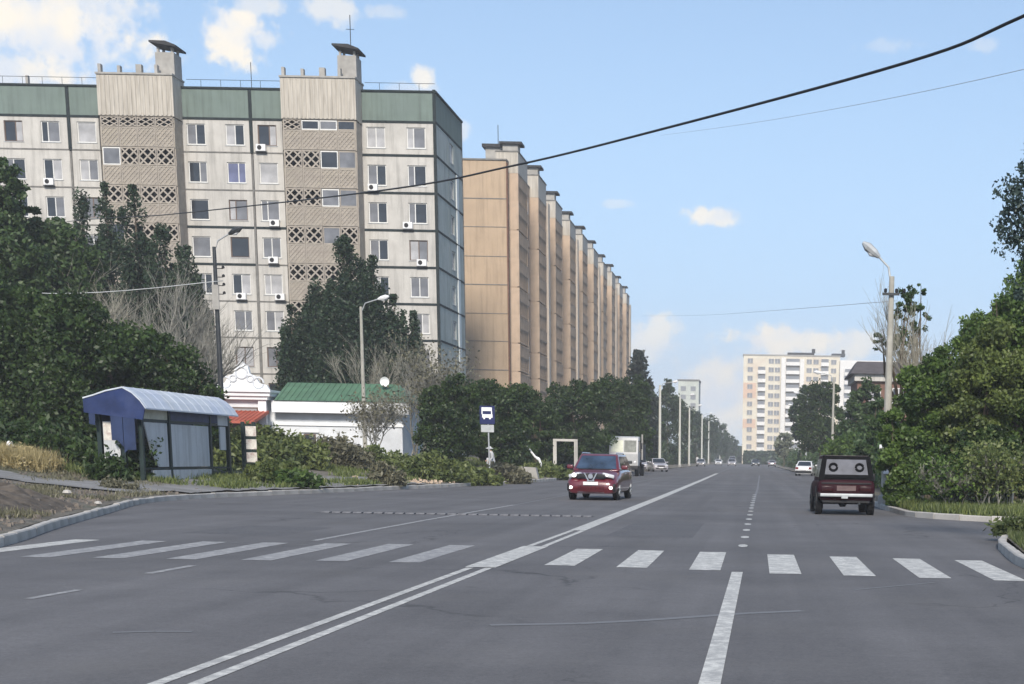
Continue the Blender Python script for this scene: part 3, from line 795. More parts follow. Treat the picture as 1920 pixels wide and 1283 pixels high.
for mi, y in enumerate(mods):
    proj = 0.9
    for k in range(9):
        z0 = L2[k] - o2.z; X = B2X + proj - o2.x; Y = y - o2.y
        zz = z0 if k < 9 else 1
        lo = add(b2, 'balcony', slab2, (X, Y, zz))
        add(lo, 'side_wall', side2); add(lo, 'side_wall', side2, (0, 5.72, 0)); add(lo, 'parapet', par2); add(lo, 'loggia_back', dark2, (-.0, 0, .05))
        if mi < 5:
            add(lo, 'relief_panel', relief2, (-.058, 0, 0), (0, 0, HR))
            add(lo, 'lattice_screen', lat2, (-.06, 0, 1.38), (0, 0, HR))
        else: 
            add(lo, 'lattice_screen', lat2, (-.06, 0, 1.38), (0, 0, HR))
        # flat part with two windows
        if y + 13.4 < B2Y1 + 6:
            add(b2, 'wall_panel', flat2, (B2X - o2.x, Y + 5.85, zz + .02))
            if mi < 6:
                for t in (2.2, 5.4):
                    put_window(b2, B2X + .03 - o2.x, Y + 5.85 + t, zz + 1.35, 1.6, 1.45, [.5], 'win_brown' if (mi + k) % 3 else 'win_frame', face=HR, rnd=rnd, sill=False, glass=rnd.choice([['g_dark', 'g_mid'], ['g_mid', 'g_mid']]))
    zt = 30.1 + rnd.uniform(-.35, .25)
    pr = part(b2, 'concrete_parapet', MB().box(B2X - 1.2, B2X + proj + .05, y - .15, y + 5.75, L2[0] + 2.55, zt), MT['ribbed'])
    part(pr, 'cap', MB().box(B2X - 1.25, B2X + proj + .12, y - .2, y + 5.8, zt + .003, zt + .12), MT['seam'])
    sh = part(b2, 'vent_shaft', MB().box(B2X - 1.2, B2X + .3, y + 4.0, y + 5.5, zt + .125, zt + 1.5), MT['grey_conc'])
    part(sh, 'shaft_cover', MB().box(B2X - 1.5, B2X + .7, y + 3.7, y + 5.8, zt + 1.503, zt + 1.72), MT['roofing'])
    if mi % 2 == 1:
        part(b2, 'pale_pier', MB().box(B2X + .003, B2X + proj + .25, y + 5.86, y + 7.1, 1.0, T2 - .5), MT['pier'])
part(b2, 'attic_band', MB().box(B2X - .31, B2X + .015, B2Y0 + .3, B2Y1, L2[0] + 2.62, T2 - .01), MT['tan_light'])

# ------------------------------------------------------------------ small white house with green roof
GY = 99.0
hs = root('house', 'low whitewashed house with green metal roof and scrolled white gable on its left end', 'house', (-27, 101, 1.3))
part(hs, 'wall', MB().box(-31.8, -23.0, GY, GY + 6, 1.0, 4.75), MT['white_wall'])
part(hs, 'wall', MB().box(-34.2, -31.85, GY - .8, GY + 4, 1.0, 5.0), MT['white_wall'])
fa = part(hs, 'fascia', MB().box(-31.2, -22.4, GY - .75, GY - .55, 3.95, 4.68), MT['white_trim'])
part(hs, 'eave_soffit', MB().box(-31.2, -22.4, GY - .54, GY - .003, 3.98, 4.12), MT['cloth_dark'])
rr = MB(); rr.quad((-31.0, GY - .85, 4.70), (-22.2, GY - .85, 4.70), (-23.7, GY + 2.2, 5.95), (-31.0, GY + 2.2, 5.95))
rr.quad((-31.0, GY + 2.2, 5.95), (-23.7, GY + 2.2, 5.95), (-22.2, GY + 6.2, 4.70), (-31.0, GY + 6.2, 4.70)); rr.poly([(-22.2, GY - .85, 4.70), (-22.2, GY + 6.2, 4.70), (-23.7, GY + 2.2, 5.95)])
rr.quad((-31, GY - .85, 4.69), (-31, GY + 6.2, 4.69), (-22.2, GY + 6.2, 4.69), (-22.2, GY - .85, 4.69)); rr.poly([(-31, GY - .85, 4.70), (-31, GY + 2.2, 5.95), (-31, GY + 6.2, 4.70)])
rfp = part(hs, 'roof', rr, MT['green_roof'])
sm = MB()
for i in range(21):
    x = -30.8 + i * .38; t = max(0, (x + 23.7) / 1.5); 
    if t > 0: continue
    sm.tube([(x, GY - .85, 4.73), (x, GY + 2.2, 5.98)], .022, 4)
part(rfp, 'standing_seams', sm, MT['green_roof'])
part(hs, 'string_course', MB().box(-31.9, -22.9, GY - .10, GY - .003, 3.15, 3.32), MT['white_trim'])
# gable block with cornice and scrolls
part(hs, 'cornice', MB().box(-34.6, -31.1, GY - 1.35, GY + 2.5, 4.92, 5.16).box(-34.4, -31.3, GY - 1.2, GY + 2.3, 4.70, 4.915).box(-34.8, -31.0, GY - 1.5, GY + 2.6, 5.165, 5.32), MT['white_trim'])
part(hs, 'pilaster', MB().box(-31.95, -31.45, GY - 1.05, GY - .85, 1.0, 4.69), MT['white_trim'])
gpts = [(-34.55, 5.33), (-31.15, 5.33), (-31.3, 5.62), (-31.75, 5.72), (-32.0, 6.15), (-32.35, 6.30), (-32.45, 6.75), (-32.85, 7.05), (-33.25, 6.75), (-33.35, 6.30), (-33.7, 6.15), (-33.95, 5.72), (-34.4, 5.62)]
gp = part(hs, 'scrolled_gable', MB().prism(gpts, GY - 1.25, GY - .95, 'y'), MT['white_trim'])
sc = MB()
for cx, cz, r in ((-33.9, 5.75, .33), (-31.8, 5.75, .33), (-32.85, 6.35, .36), (-33.4, 6.0, .2), (-32.3, 6.0, .2)):
    sc.tube([(cx + r * math.cos(a), GY - 1.28, cz + r * math.sin(a)) for a in [k * .5 for k in range(13)]], .06, 5)
part(gp, 'scroll_relief', sc, MT['white_wall'])
put_window(hs, -32.9 + 27, GY - .84 - 101, 4.0 - 1.3, 1.7, .45, [], 'win_brown', glass=['g_light'], sill=False)
w = put_window(hs, -29.0 + 27, GY - .03 - 101, 2.25 - 1.3, .75, .75, [], 'win_brown', glass=['g_dark'], sill=True)
part(hs, 'window_hood', MB().box(-29.6, -28.4, GY - .14, GY - .003, 2.72, 2.84), MT['white_trim'])
# porch with red awning
pc = part(hs, 'porch_wall', MB().box(-33.7, -31.7, GY - 3.3, GY - 1.2, 1.0, 3.15), MT['brick_dark'])
aw = MB(); aw.prism([(GY - 3.9, 3.15), (GY - 3.9, 3.3), (GY - .95, 4.0), (GY - .95, 3.85)], -34.3, -31.3, 'x')
awp = part(hs, 'awning', aw, MT['red_awning'])
rb_ = MB()
for i in range(11): rb_.tube([(-34.2 + i * .285, GY - 3.92, 3.32), (-34.2 + i * .285, GY - .97, 4.02)], .03, 4)
part(awp, 'awning_ribs', rb_, MT['red_awning'])
part(hs, 'porch_door', MB().box(-32.9, -32.1, GY - 3.36, GY - 3.303, 1.1, 3.0), MT['win_brown'])
dish = root('satellite_dish', 'small round white satellite dish standing on the green roof', 'satellite dish', (-24.3, GY + 1.2, 5.5))
part(dish, 'reflector', MB().lathe([(.02, 0), (.2, -.04), (.3, -.12), (.31, -.12), (.2, -.02), (.02, .02)], (-24.3, GY + 1.1, 6.05), 16, 'y'), MT['white_trim'])
part(dish, 'mast', MB().tube([(-24.3, GY + 1.25, 5.45), (-24.3, GY + 1.15, 6.05)], .03, 6), MT['dark_metal'])

# ------------------------------------------------------------------ distant tower
TY = 520.0
tw = root('apartment_tower', 'pale yellow and white twelve-storey tower at the far end of the street', 'apartment building', (12, TY + 10, 0))
FH = 2.80
part(tw, 'wall', MB().box(-4.9, 27.6, TY, TY + 16, 0, 36.0), MT['tower_yellow'])
part(tw, 'wall', MB().box(27.65, 46.5, TY - 2.0, TY + 14, 0, 34.8), MT['tower_white'])
part(tw, 'wall', MB().box(46.55, 72, TY + 3, TY + 16, 0, 34.8), MT['tower_yellow'])
part(tw, 'roof_parapet', MB().box(-5.1, 27.8, TY - .2, TY + 16.2, 36.003, 36.4), MT['grey_conc'])
part(tw, 'white_bay', MB().box(7.9, 9.4, TY - 1.5, TY - .003, 0, 35.4), MT['tower_white'])
part(tw, 'white_bay', MB().box(14.2, 15.6, TY - 1.2, TY - .003, 0, 35.0), MT['tower_white'])
for a, b_, z in ((10, 19, 37.3), (25, 29.5, 37.2), (47, 49, 36)): part(tw, 'roof_room', MB().box(a, b_, TY + 2, TY + 8, 34.9 if a > 28 else 36.41, z), MT['roofing' if a != 25 else 'dark_metal'])
part(tw, 'roof_room', MB().box(18.2, 19.3, TY + 2, TY + 4, 37.303, 38.6), MT['roofing']); part(tw, 'roof_room', MB().box(28.3, 29.3, TY + 2, TY + 4, 37.203, 38.4), MT['roofing'])
wme = MB().box(-.85, .85, -.12, .0, -.75, .75).mesh('window', MT['tower_win'])
wfr = MB().box(-.04, .04, -.17, -.123, -.75, .75).box(-.85, .85, -.17, -.123, -.80, -.76).mesh('window_frame', MT['tower_white'])
bme_ = MB().box(-2.3, 2.3, -1.4, 0, 0, 1.15).mesh('balcony', MT['tower_white'])
bgl = MB().box(-2.2, 2.2, -1.3, -.1, 1.16, 2.2).mesh('balcony_glazing', MT['tower_win'])
bsm = MB().box(-1.3, 1.3, -1.1, 0, 0, 1.2).mesh('balcony', MT['tower_white'])
bsg = MB().box(-1.2, 1.2, -1.0, -.1, 1.21, 2.3).mesh('balcony_glazing', MT['tower_win'])
for k in range(12):
    z = 1.6 + 2.84 * k
    for x in (-2.6, 4.5, 6.6, 17.3, 19.6, 25.6):
        o = add(tw, 'window', wme, (x - 12, -10 - .003, z + 1.4)); add(o, 'window_frame', wfr)
    if k < 11:
        o = add(tw, 'balcony', bsm, (1.3 - 12, -10 - .003, z)); add(o, 'balcony_glazing', bsg)
    if k > 0:
        o = add(tw, 'balcony', bme_, (11.8 - 12, -10 - .003, z)); add(o, 'balcony_glazing', bgl)
        o = add(tw, 'balcony', bsm, (22.6 - 12, -10 - .003, z)); add(o, 'balcony_glazing', bsg)
for k in range(11):
    for x in (31.5, 42.0):
        o = add(tw, 'balcony', bme_, (x - 12, -12 - .003, 1.3 + 2.84 * k)); add(o, 'balcony_glazing', bgl)
    for x in (35.5, 38.0):
        o = add(tw, 'window', wme, (x - 12, -12 - .003, 2.7 + 2.84 * k)); add(o, 'window_frame', wfr)
for z0, z1, m in ((22, 27, 'tan_peach'),):
    MT[m] = mat('faded_peach_cladding', (.60, .44, .34), var=.06, scale=.4)
    part(tw, 'coloured_band', MB().box(-4.85, -.5, TY - .06, TY - .003, z0, z1), MT[m])
    part(tw, 'coloured_band', MB().box(-4.85, -.5, TY - .06, TY - .003, 12, 15), MT[m])

fb = root('apartment_building', 'small pale grey-green block far away above the left street trees', 'apartment building', (-22.5, 520, 0))
part(fb, 'wall', MB().box(-26.6, -19.7, 515, 530, 0, 27.0), mat('pale_green_grey_wall', (.46, .49, .45), var=.1, scale=.4))
for k in range(9):
    for x in (-24.9, -21.6): add(fb, 'window', wme, (x + 22.5, -5 - .003, 2.5 + 2.75 * k))
part(fb, 'roof_edge', MB().box(-26.9, -19.5, 514.8, 530.2, 27.003, 27.5), MT['seam'])

# ------------------------------------------------------------------ brick house on the right
bh = root('brick_house', 'red-brown brick house with dark hipped roof behind the concrete lamp pole', 'house', (14, 152, 0))
part(bh, 'wall', MB().box(9.6, 22, 148, 158, 0, 9.1), MT['brick_red'])
part(bh, 'cornice', MB().box(9.3, 22.3, 147.6, 158.4, 9.103, 9.75), MT['panel'])
r = MB(); a = [(8.9, 147.2, 9.76), (22.7, 147.2, 9.76), (22.7, 158.8, 9.76), (8.9, 158.8, 9.76)]; t = [(9.7, 150.6, 11.1), (21.9, 150.6, 11.1), (21.9, 155, 11.1), (9.7, 155, 11.1)]
for i in range(4): r.quad(a[i], a[(i + 1) % 4], t[(i + 1) % 4], t[i])
r.quad(*t); r.quad(*reversed(a)); part(bh, 'roof', r, mat('brown_grey_roof', (.085, .075, .075), var=.2, scale=1.5))
for x in (11.3, 13.6, 16, 18.5):
    for z in (2.6, 5.2, 7.8):
        put_window(bh, x - 14, 148 - .03 - 152, z, 1.2, 1.4, [.5], 'win_frame', rnd=rnd)
# ------------------------------------------------------------------ vehicles (front looks towards -Y at rotation 0)
import bmesh
def bevelled(mb, name, m, w=.04, seg=2):
    me = mb.mesh(name, m)
    b = bmesh.new(); b.from_mesh(me); bmesh.ops.remove_doubles(b, verts=b.verts, dist=1e-5)
    bmesh.ops.recalc_face_normals(b, faces=b.faces)
    bmesh.ops.bevel(b, geom=list(b.edges), offset=w, segments=seg, profile=.6, affect='EDGES', clamp_overlap=True)
    for f in b.faces: f.smooth = True
    b.to_mesh(me); b.free(); return me
def car_paint(name, c, rough=.28):
    return mat(name, c, rough=rough, var=.06, scale=2, coat=1.0, spec=.5, stain=(c[0] * .8 + .03, c[1] * .8 + .028, c[2] * .8 + .025), stain_amt=.35, stain_scale=1.5)
def loft_body(st, zb, name, m, sill=.10):
    """st: (y, half width, z shoulder, z centre top)"""
    prof = lambda w, zs, zt: [(0, zb), (w * .86, zb), (w * .95, zb + .06), (w * .99, zb + sill + .10), (w, (zb + zs) * .52), (w * .985, zs - .10), (w * .93, zs - .02), (w * .80, zs + (zt - zs) * .45), (w * .45, zt - (zt - zs) * .12), (0, zt)]
    mb = MB(); rings = []
    for y, w, zs, zt in st:
        p = prof(w, zs, zt); full = [(x, y, z) for x, z in p] + [(-x, y, z) for x, z in reversed(p[1:-1])]
        rings.append(len(mb.v)); mb.v += full
    n = len(full)
    for a, b in zip(rings, rings[1:]):
        for j in range(n): mb.f.append((a + j, a + (j + 1) % n, b + (j + 1) % n, b + j))
    mb.f.append(tuple(rings[0] + j for j in range(n))); mb.f.append(tuple(rings[-1] + j for j in reversed(range(n))))
    return fixn(mb.mesh(name, m, smooth=True))
def cabin_pts(y0, y1, t0, t1, zb, zt, wb, wr):
    return [(-wb, y0, zb), (wb, y0, zb), (wb, y1, zb), (-wb, y1, zb), (-wr, t0, zt), (wr, t0, zt), (wr, t1, zt), (-wr, t1, zt)]
def lerp(a, b, t): return tuple(a[i] + (b[i] - a[i]) * t for i in range(3))
def glass_on(a, b, c, d, m0, m1, n0, n1, offn, name, m, parent, thick=.012):
    """panel on face a,b (bottom) c,d (top; d above a) inset by fractions"""
    def P(u, v): return Vector(lerp(lerp(a, b, u), lerp(d, c, u), v))
    A, B, C, D = P(m0, n0), P(m1, n0), P(m1, n1), P(m0, n1)
    nn = (B - A).cross(D - A).normalized() * offn
    mb = MB(); i = 0
    for q in (A, B, C, D): mb.v.append(tuple(q + nn))
    for q in (A, B, C, D): mb.v.append(tuple(q - nn * .5))
    mb.f = [(0, 1, 2, 3), (0, 4, 5, 1), (1, 5, 6, 2), (2, 6, 7, 3), (3, 7, 4, 0)]
    return add(parent, name, fixn(mb.mesh(name, m)))
MT['carglass'] = mat('car_glass', (.015, .02, .028), rough=.06, var=.4, scale=1.2, spec=.7)
MT['carglass_blue'] = mat('windscreen_glass', (.03, .05, .085), rough=.08, var=.6, scale=2.2, spec=.8)
MT['lamp_on'] = mat('lit_lamp', (.9, .88, .82), rough=.3, var=.02, emit=(1, .93, .82, 2.4))
MT['lamp_glass'] = mat('headlamp_glass', (.55, .56, .58), rough=.15, var=.1, spec=.7)
MT['lamp_red'] = mat('tail_lamp_red', (.16, .012, .012), rough=.25, var=.2)
MT['plate'] = mat('number_plate', (.72, .72, .72), rough=.5, var=.05)
def wheel_meshes(r, w, rim_m='galv'):
    t = MB().lathe([(r * .60, -w / 2), (r * .93, -w / 2), (r, -w * .36), (r, w * .36), (r * .93, w / 2), (r * .60, w / 2)], (0, 0, 0), 20, 'x')
    q = MB().lathe([(r * .12, -w * .42), (r * .58, -w * .46), (r * .60, w * .4), (r * .12, w * .42)], (0, 0, 0), 16, 'x')
    for k in range(5):
        a = k * 2 * math.pi / 5
        q.tube([(s, math.cos(a) * r * .1, math.sin(a) * r * .1) for s in (-w * .5,)] + [(-w * .48, math.cos(a) * r * .56, math.sin(a) * r * .56)], .035, 5)
        q.tube([(w * .5, math.cos(a) * r * .1, math.sin(a) * r * .1), (w * .48, math.cos(a) * r * .56, math.sin(a) * r * .56)], .035, 5)
    return fixn(t.mesh('tyre', MT['rubber'], smooth=False)), q.mesh('rim', MT[rim_m])
def add_wheels(c, tx, ys, r, w=.2, rim='galv'):
    t, q = wheel_meshes(r, w, rim)
    arch = MB().lathe([(r * 1.16, -.02), (r * 1.16, .02)], (0, 0, 0), 20, 'x').mesh('wheel_arch', MT['black_plastic'])
    for y in ys:
        for s in (-1, 1):
            o = add(c, 'wheel', t, (s * tx, y, r)); add(o, 'rim', q)
            add(c, 'wheel_arch', arch, (s * (tx + w / 2 - .045), y, r + .03))
def simple_car(name, label, paint, loc, rz, L=4.4, W=1.74, H=1.45, hatch=False, group=None, cat='car', lit=False, glass='carglass', hood=.92, zb=.20, r=.31, front_dark=True):
    c = root(name, label, cat, loc, rz, group)
    h2, w2 = L / 2, W / 2; belt = hood + .03
    st = [(-h2, w2 * .80, .58, .62), (-h2 + .10, w2 * .93, .68, .74), (-h2 + .45, w2 * .985, .80, .86), (-h2 + 1.0, w2, hood - .06, hood), (-h2 + 1.35, w2, belt - .03, belt + .02),
          (0, w2, belt, belt + .03), (h2 - 1.2, w2, belt, belt + .04), (h2 - .5, w2 * .99, belt, belt + .04 if not hatch else belt + .03), (h2 - .08, w2 * .95, belt - .06, belt), (h2, w2 * .88, belt - .14, belt - .08)]
    add(c, 'body', loft_body(st, zb, 'body', paint))
    if hatch: y0, y1, t0, t1 = -h2 + 1.05, h2 - .10, -h2 + 1.85, h2 - .55
    else: y0, y1, t0, t1 = -h2 + 1.15, h2 - .62, -h2 + 1.85, h2 - 1.35
    wb, wr = w2 * .95, w2 * .74; zb_, zt = belt - .05, H
    v = cabin_pts(y0, y1, t0, t1, zb_, zt, wb, wr)
    mb = MB(); mb.v = v; mb.f = [(0, 3, 2, 1), (4, 5, 6, 7), (0, 1, 5, 4), (1, 2, 6, 5), (2, 3, 7, 6), (3, 0, 4, 7)]
    add(c, 'cabin', bevelled(mb, 'cabin', paint, .07, 3))
    g = MT[glass]
    glass_on(v[0], v[1], v[5], v[4], .06, .94, .12, .88, .012, 'windscreen', g, c)
    glass_on(v[2], v[3], v[7], v[6], .08, .92, .16, .86, .012, 'rear_window', MT['carglass'], c)
    for (a, b, cc, d) in ((v[1], v[2], v[6], v[5]), (v[3], v[0], v[4], v[7])):
        glass_on(a, b, cc, d, .10, .50, .16, .86, .012, 'side_window', MT['carglass'], c)
        glass_on(a, b, cc, d, .54, .90, .16, .86, .012, 'side_window', MT['carglass'], c)
    add_wheels(c, w2 - .12, (-h2 + .82, h2 - .80), r)
    for s in (-1, 1):
        add(c, 'headlight', bevelled(MB().box(-.20, .20, -.05, .12, -.07, .07), 'headlight', MT['lamp_on' if lit else 'lamp_glass'], .03), (s * (w2 - .30), -h2 + .06, .70))
        add(c, 'tail_light', bevelled(MB().box(-.15, .15, -.08, .04, -.10, .10), 'tail_light', MT['lamp_red'], .025), (s * (w2 - .24), h2 - .02, belt - .20))
        add(c, 'wing_mirror', bevelled(MB().box(-.11, .11, -.05, .07, -.07, .07), 'wing_mirror', paint, .03), (s * (w2 + .08), y0 + .35, belt + .08))
    add(c, 'grille', bevelled(MB().box(-.42, .42, -.03, .05, -.07, .07), 'grille', MT['black_plastic'], .02), (0, -h2 - .0, .62))
    add(c, 'lower_intake', bevelled(MB().box(-.60, .60, -.03, .06, -.07, .07), 'lower_intake', MT['black_plastic'], .02), (0, -h2 + .01, .36))
    add(c, 'number_plate', MB().box(-.26, .26, -.012, .0, -.056, .056).mesh('number_plate', MT['plate']), (0, -h2 - .035, .46))
    add(c, 'number_plate', MB().box(-.26, .26, 0, .012, -.056, .056).mesh('number_plate', MT['plate']), (0, h2 + .03, .62))
    add(c, 'rear_bumper', bevelled(MB().box(-w2 * .9, w2 * .9, -.10, .06, -.12, .12), 'rear_bumper', paint if not front_dark else MT['black_plastic'], .05), (0, h2, .40))
    return c

# --- red crossover coming towards us
red = car_paint('dark_red_paint', (.11, .008, .016))
c = simple_car('crossover_car', 'dark red crossover driving towards the camera with white lights on', red, (-5.62, 55.0, 0), R_(-3.5), L=4.35, W=1.80, H=1.60, hatch=True, glass='carglass_blue', hood=1.03, zb=.24, r=.34)
for ch in list(c.children):
    if ch.name.split('.')[0] in ('headlight', 'grille', 'lower_intake', 'number_plate'): bpy.data.objects.remove(ch)
F = -4.35 / 2
hl_m = bevelled(MB().box(-.21, .21, -.05, .22, -.065, .065), 'headlight', MT['lamp_glass'], .04)
for s in (-1, 1):
    o = add(c, 'headlight', hl_m, (s * .60, F + .12, .86), (0, s * .22, s * .30))
    add(o, 'bulb', MB().lathe([(.02, -.03), (.07, 0), (.07, .02)], (0, -.06, 0), 12, 'y').mesh('bulb', MT['lamp_on']), (-s * .05 if s > 0 else .02, 0, 0), scale=(1, 1, 1) if s < 0 else (.45, 1, .45))
    add(c, 'fog_light', MB().lathe([(.03, -.03), (.066, -.01), (.066, .05)], (0, 0, 0), 14, 'y').mesh('fog_light', MT['lamp_on']), (s * .69, F + .02, .44))
    add(c, 'fog_surround', bevelled(MB().box(-.17, .17, -.02, .12, -.13, .13), 'fog_surround', MT['black_plastic'], .04), (s * .68, F + .07, .45))
    o = add(c, 'upper_grille', bevelled(MB().box(-.22, .22, -.03, .08, -.08, .08), 'upper_grille', MT['black_plastic'], .02), (s * .27, F + .045, .84), (0, s * .10, 0))
vg = MB()
for s in (-1, 1):
    vg.prism([(s * .20, .95), (s * .245, .95), (s * .10, .68), (s * .05, .68)], -.06, 0, 'y')
vg.box(-.13, .13, -.05, 0, .66, .69)
add(c, 'v_shaped_trim', fixn(vg.mesh('v_shaped_trim', MT['chrome'])), (0, F + .02, 0))
add(c, 'badge', MB().lathe([(.03, -.02), (.085, -.02), (.085, .01)], (0, F - .03, .83), 16, 'y').mesh('badge', MT['chrome']))
add(c, 'lower_grille', bevelled(MB().box(-.50, .50, -.03, .12, -.12, .12), 'lower_grille', MT['black_plastic'], .04), (0, F + .03, .44))
add(c, 'number_plate', MB().box(-.26, .26, -.012, .0, -.056, .056).mesh('number_plate', MT['plate']), (0, F - .035, .585))
add(c, 'skid_trim', bevelled(MB().box(-.48, .48, -.03, .06, -.04, .04), 'skid_trim', MT['chrome'], .015), (0, F + .03, .27))
add(c, 'bonnet_rear_edge', bevelled(MB().box(-.62, .62, -.02, .02, -.012, .012), 'bonnet_rear_edge', MT['black_plastic'], .005), (0, F + 1.0, 1.065), (R_(30), 0, 0))  # black strip across the rear edge of the bonnet
for s in (-1, 1): add(c, 'roof_rail', MB().tube([(s * .62, -.35, 1.60), (s * .62, -.25, 1.64), (s * .62, 1.3, 1.63), (s * .62, 1.4, 1.58)], .018, 6).mesh('roof_rail', MT['chrome']))
for s in (-1, 1): add(c, 'door_handle', MB().box(-.012, .012, -.09, .09, -.02, .02).mesh('door_handle', MT['chrome']), (s * .905, .15, .93))

# --- dark red boxy jeep seen from behind
jp = mat('burgundy_paint', (.026, .005, .009), rough=.6, var=.08, scale=2, spec=.1)
MT['seal'] = mat('matt_black_seal', (.008, .008, .009), rough=.9, spec=.05)
j = root('jeep', 'boxy dark burgundy jeep seen from behind with two round speakers in its rear window', 'car', (2.52, 44.55, 0), R_(180) + R_(1.0))
w2, h2 = .82, 1.85
st = [(-h2, w2 * .93, .86, .88), (-h2 + .1, w2 * .98, .92, .94), (-h2 + 1.0, w2, .95, .98), (0, w2, .98, 1.0), (h2 - .15, w2, .98, 1.0), (h2 - .03, w2 * .97, .96, .98), (h2, w2 * .95, .93, .95)]
add(j, 'body', loft_body(st, .42, 'body', jp))
v = cabin_pts(-h2 + 1.05, h2 - .06, -h2 + 1.5, h2 - .34, .93, 1.64, w2 * .95, w2 * .80)
mb = MB(); mb.v = v; mb.f = [(0, 3, 2, 1), (4, 5, 6, 7), (0, 1, 5, 4), (1, 2, 6, 5), (2, 3, 7, 6), (3, 0, 4, 7)]
add(j, 'cabin', bevelled(mb, 'cabin', jp, .05, 3))
add(j, 'roof_panel', bevelled(MB().box(-.62, .62, -.30, 1.48, 1.635, 1.66), 'roof_panel', mat('dusty_burgundy_roof', (.05, .04, .042), rough=.4), .01))
rw = glass_on(v[2], v[3], v[7], v[6], -.01, 1.01, .04, 1.0, .010, 'rear_window_seal', MT['seal'], j)
rg = glass_on(v[2], v[3], v[7], v[6], .09, .91, .16, .86, .016, 'rear_window', mat('see_through_grey_glass', (.105, .11, .13), rough=.12, var=.25, scale=3, spec=.15), j)
for s in (-1, 1):
    add(j, 'speaker', MB().tube([(math.cos(a) * .105, 0, math.sin(a) * .10) for a in [k * .45 for k in range(15)]], .036, 6).mesh('speaker', MT['seal']), (s * .37, h2 - .185, 1.33), (R_(20), 0, 0))
add(j, 'speaker_shelf', MB().box(-.62, .62, 0, .02, -.05, .05).mesh('speaker_shelf', MT['seal']), (0, h2 - .088, 1.075), (R_(20), 0, 0))
glass_on(v[0], v[1], v[5], v[4], .06, .94, .12, .88, .012, 'windscreen', MT['carglass'], j)
for (a, b, cc, d) in ((v[1], v[2], v[6], v[5]), (v[3], v[0], v[4], v[7])):
    glass_on(a, b, cc, d, .05, .48, .16, .88, .012, 'side_window', MT['carglass'], j); glass_on(a, b, cc, d, .53, .94, .16, .88, .012, 'side_window', MT['carglass'], j)
t, q = wheel_meshes(.345, .19, 'dark_metal')
arch = MB().lathe([(.41, -.02), (.41, .02)], (0, 0, 0), 20, 'x').mesh('wheel_arch', MT['black_plastic'])
for y in (-h2 + .62, h2 - .62):
    for s in (-1, 1):
        o = add(j, 'wheel', t, (s * (w2 - .085), y, .345)); add(o, 'rim', q); add(j, 'wheel_arch', arch, (s * (w2 - .01), y, .38))
add(j, 'rear_bumper', bevelled(MB().box(-.74, .74, -.02, .08, -.045, .045), 'rear_bumper', MT['galv'], .02), (0, h2 + .02, .56))
for s in (-1, 1):
    add(j, 'bumper_corner', bevelled(MB().box(-.05, .05, -.10, .07, -.06, .06), 'bumper_corner', MT['black_plastic'], .02), (s * .76, h2 + .01, .56))
    add(j, 'tail_light', bevelled(MB().box(-.17, .17, -.02, .03, -.075, .075), 'tail_light', mat('dim_tail_lamp', (.030, .006, .008), rough=.25, var=.3) if s < 0 else bpy.data.materials['dim_tail_lamp'], .02), (s * .54, h2 + .01, .74))
    add(j, 'wing_mirror', bevelled(MB().box(-.05, .13, -.05, .05, -.12, .10), 'wing_mirror', MT['black_plastic'], .03) , (s * .93 + (0 if s > 0 else -.04), -h2 + 1.45, 1.05)) if s < 0 else None
add(j, 'tailgate_lip', bevelled(MB().box(-.70, .70, -.02, .02, -.02, .02), 'tailgate_lip', MT['black_plastic'], .008), (0, h2 + .0, .885))
add(j, 'number_plate', MB().box(-.27, .27, 0, .015, -.07, .07).mesh('number_plate', mat('dusty_number_plate', (.13, .09, .09), var=.2, scale=6)), (0, h2 + .01, .75))
add(j, 'spare_bracket', MB().box(-.09, .09, 0, .05, -.03, .03).mesh('spare_bracket', MT['galv']), (.05, h2 + .07, .50))
add(j, 'rear_valance', MB().box(-.66, .66, -.10, 0, -.10, .10).mesh('rear_valance', MT['black_plastic']), (0, h2 - .02, .45))
add(j, 'rear_axle', fixn(MB().tube([(-.70, 0, 0), (.70, 0, 0)], .055, 8).lathe([(.03, -.14), (.13, -.07), (.13, .07), (.03, .14)], (.05, 0, 0), 12, 'x').mesh('rear_axle', MT['black_plastic'])), (0, h2 - .62, .345))
add(j, 'exhaust', MB().tube([(-.35, h2 - .9, .36), (-.38, h2 + .02, .33)], .03, 8).mesh('exhaust', MT['dark_metal']))
add(j, 'fuel_tank', MB().box(-.5, .3, .2, .75, .33, .45).mesh('fuel_tank', MT['black_plastic']))

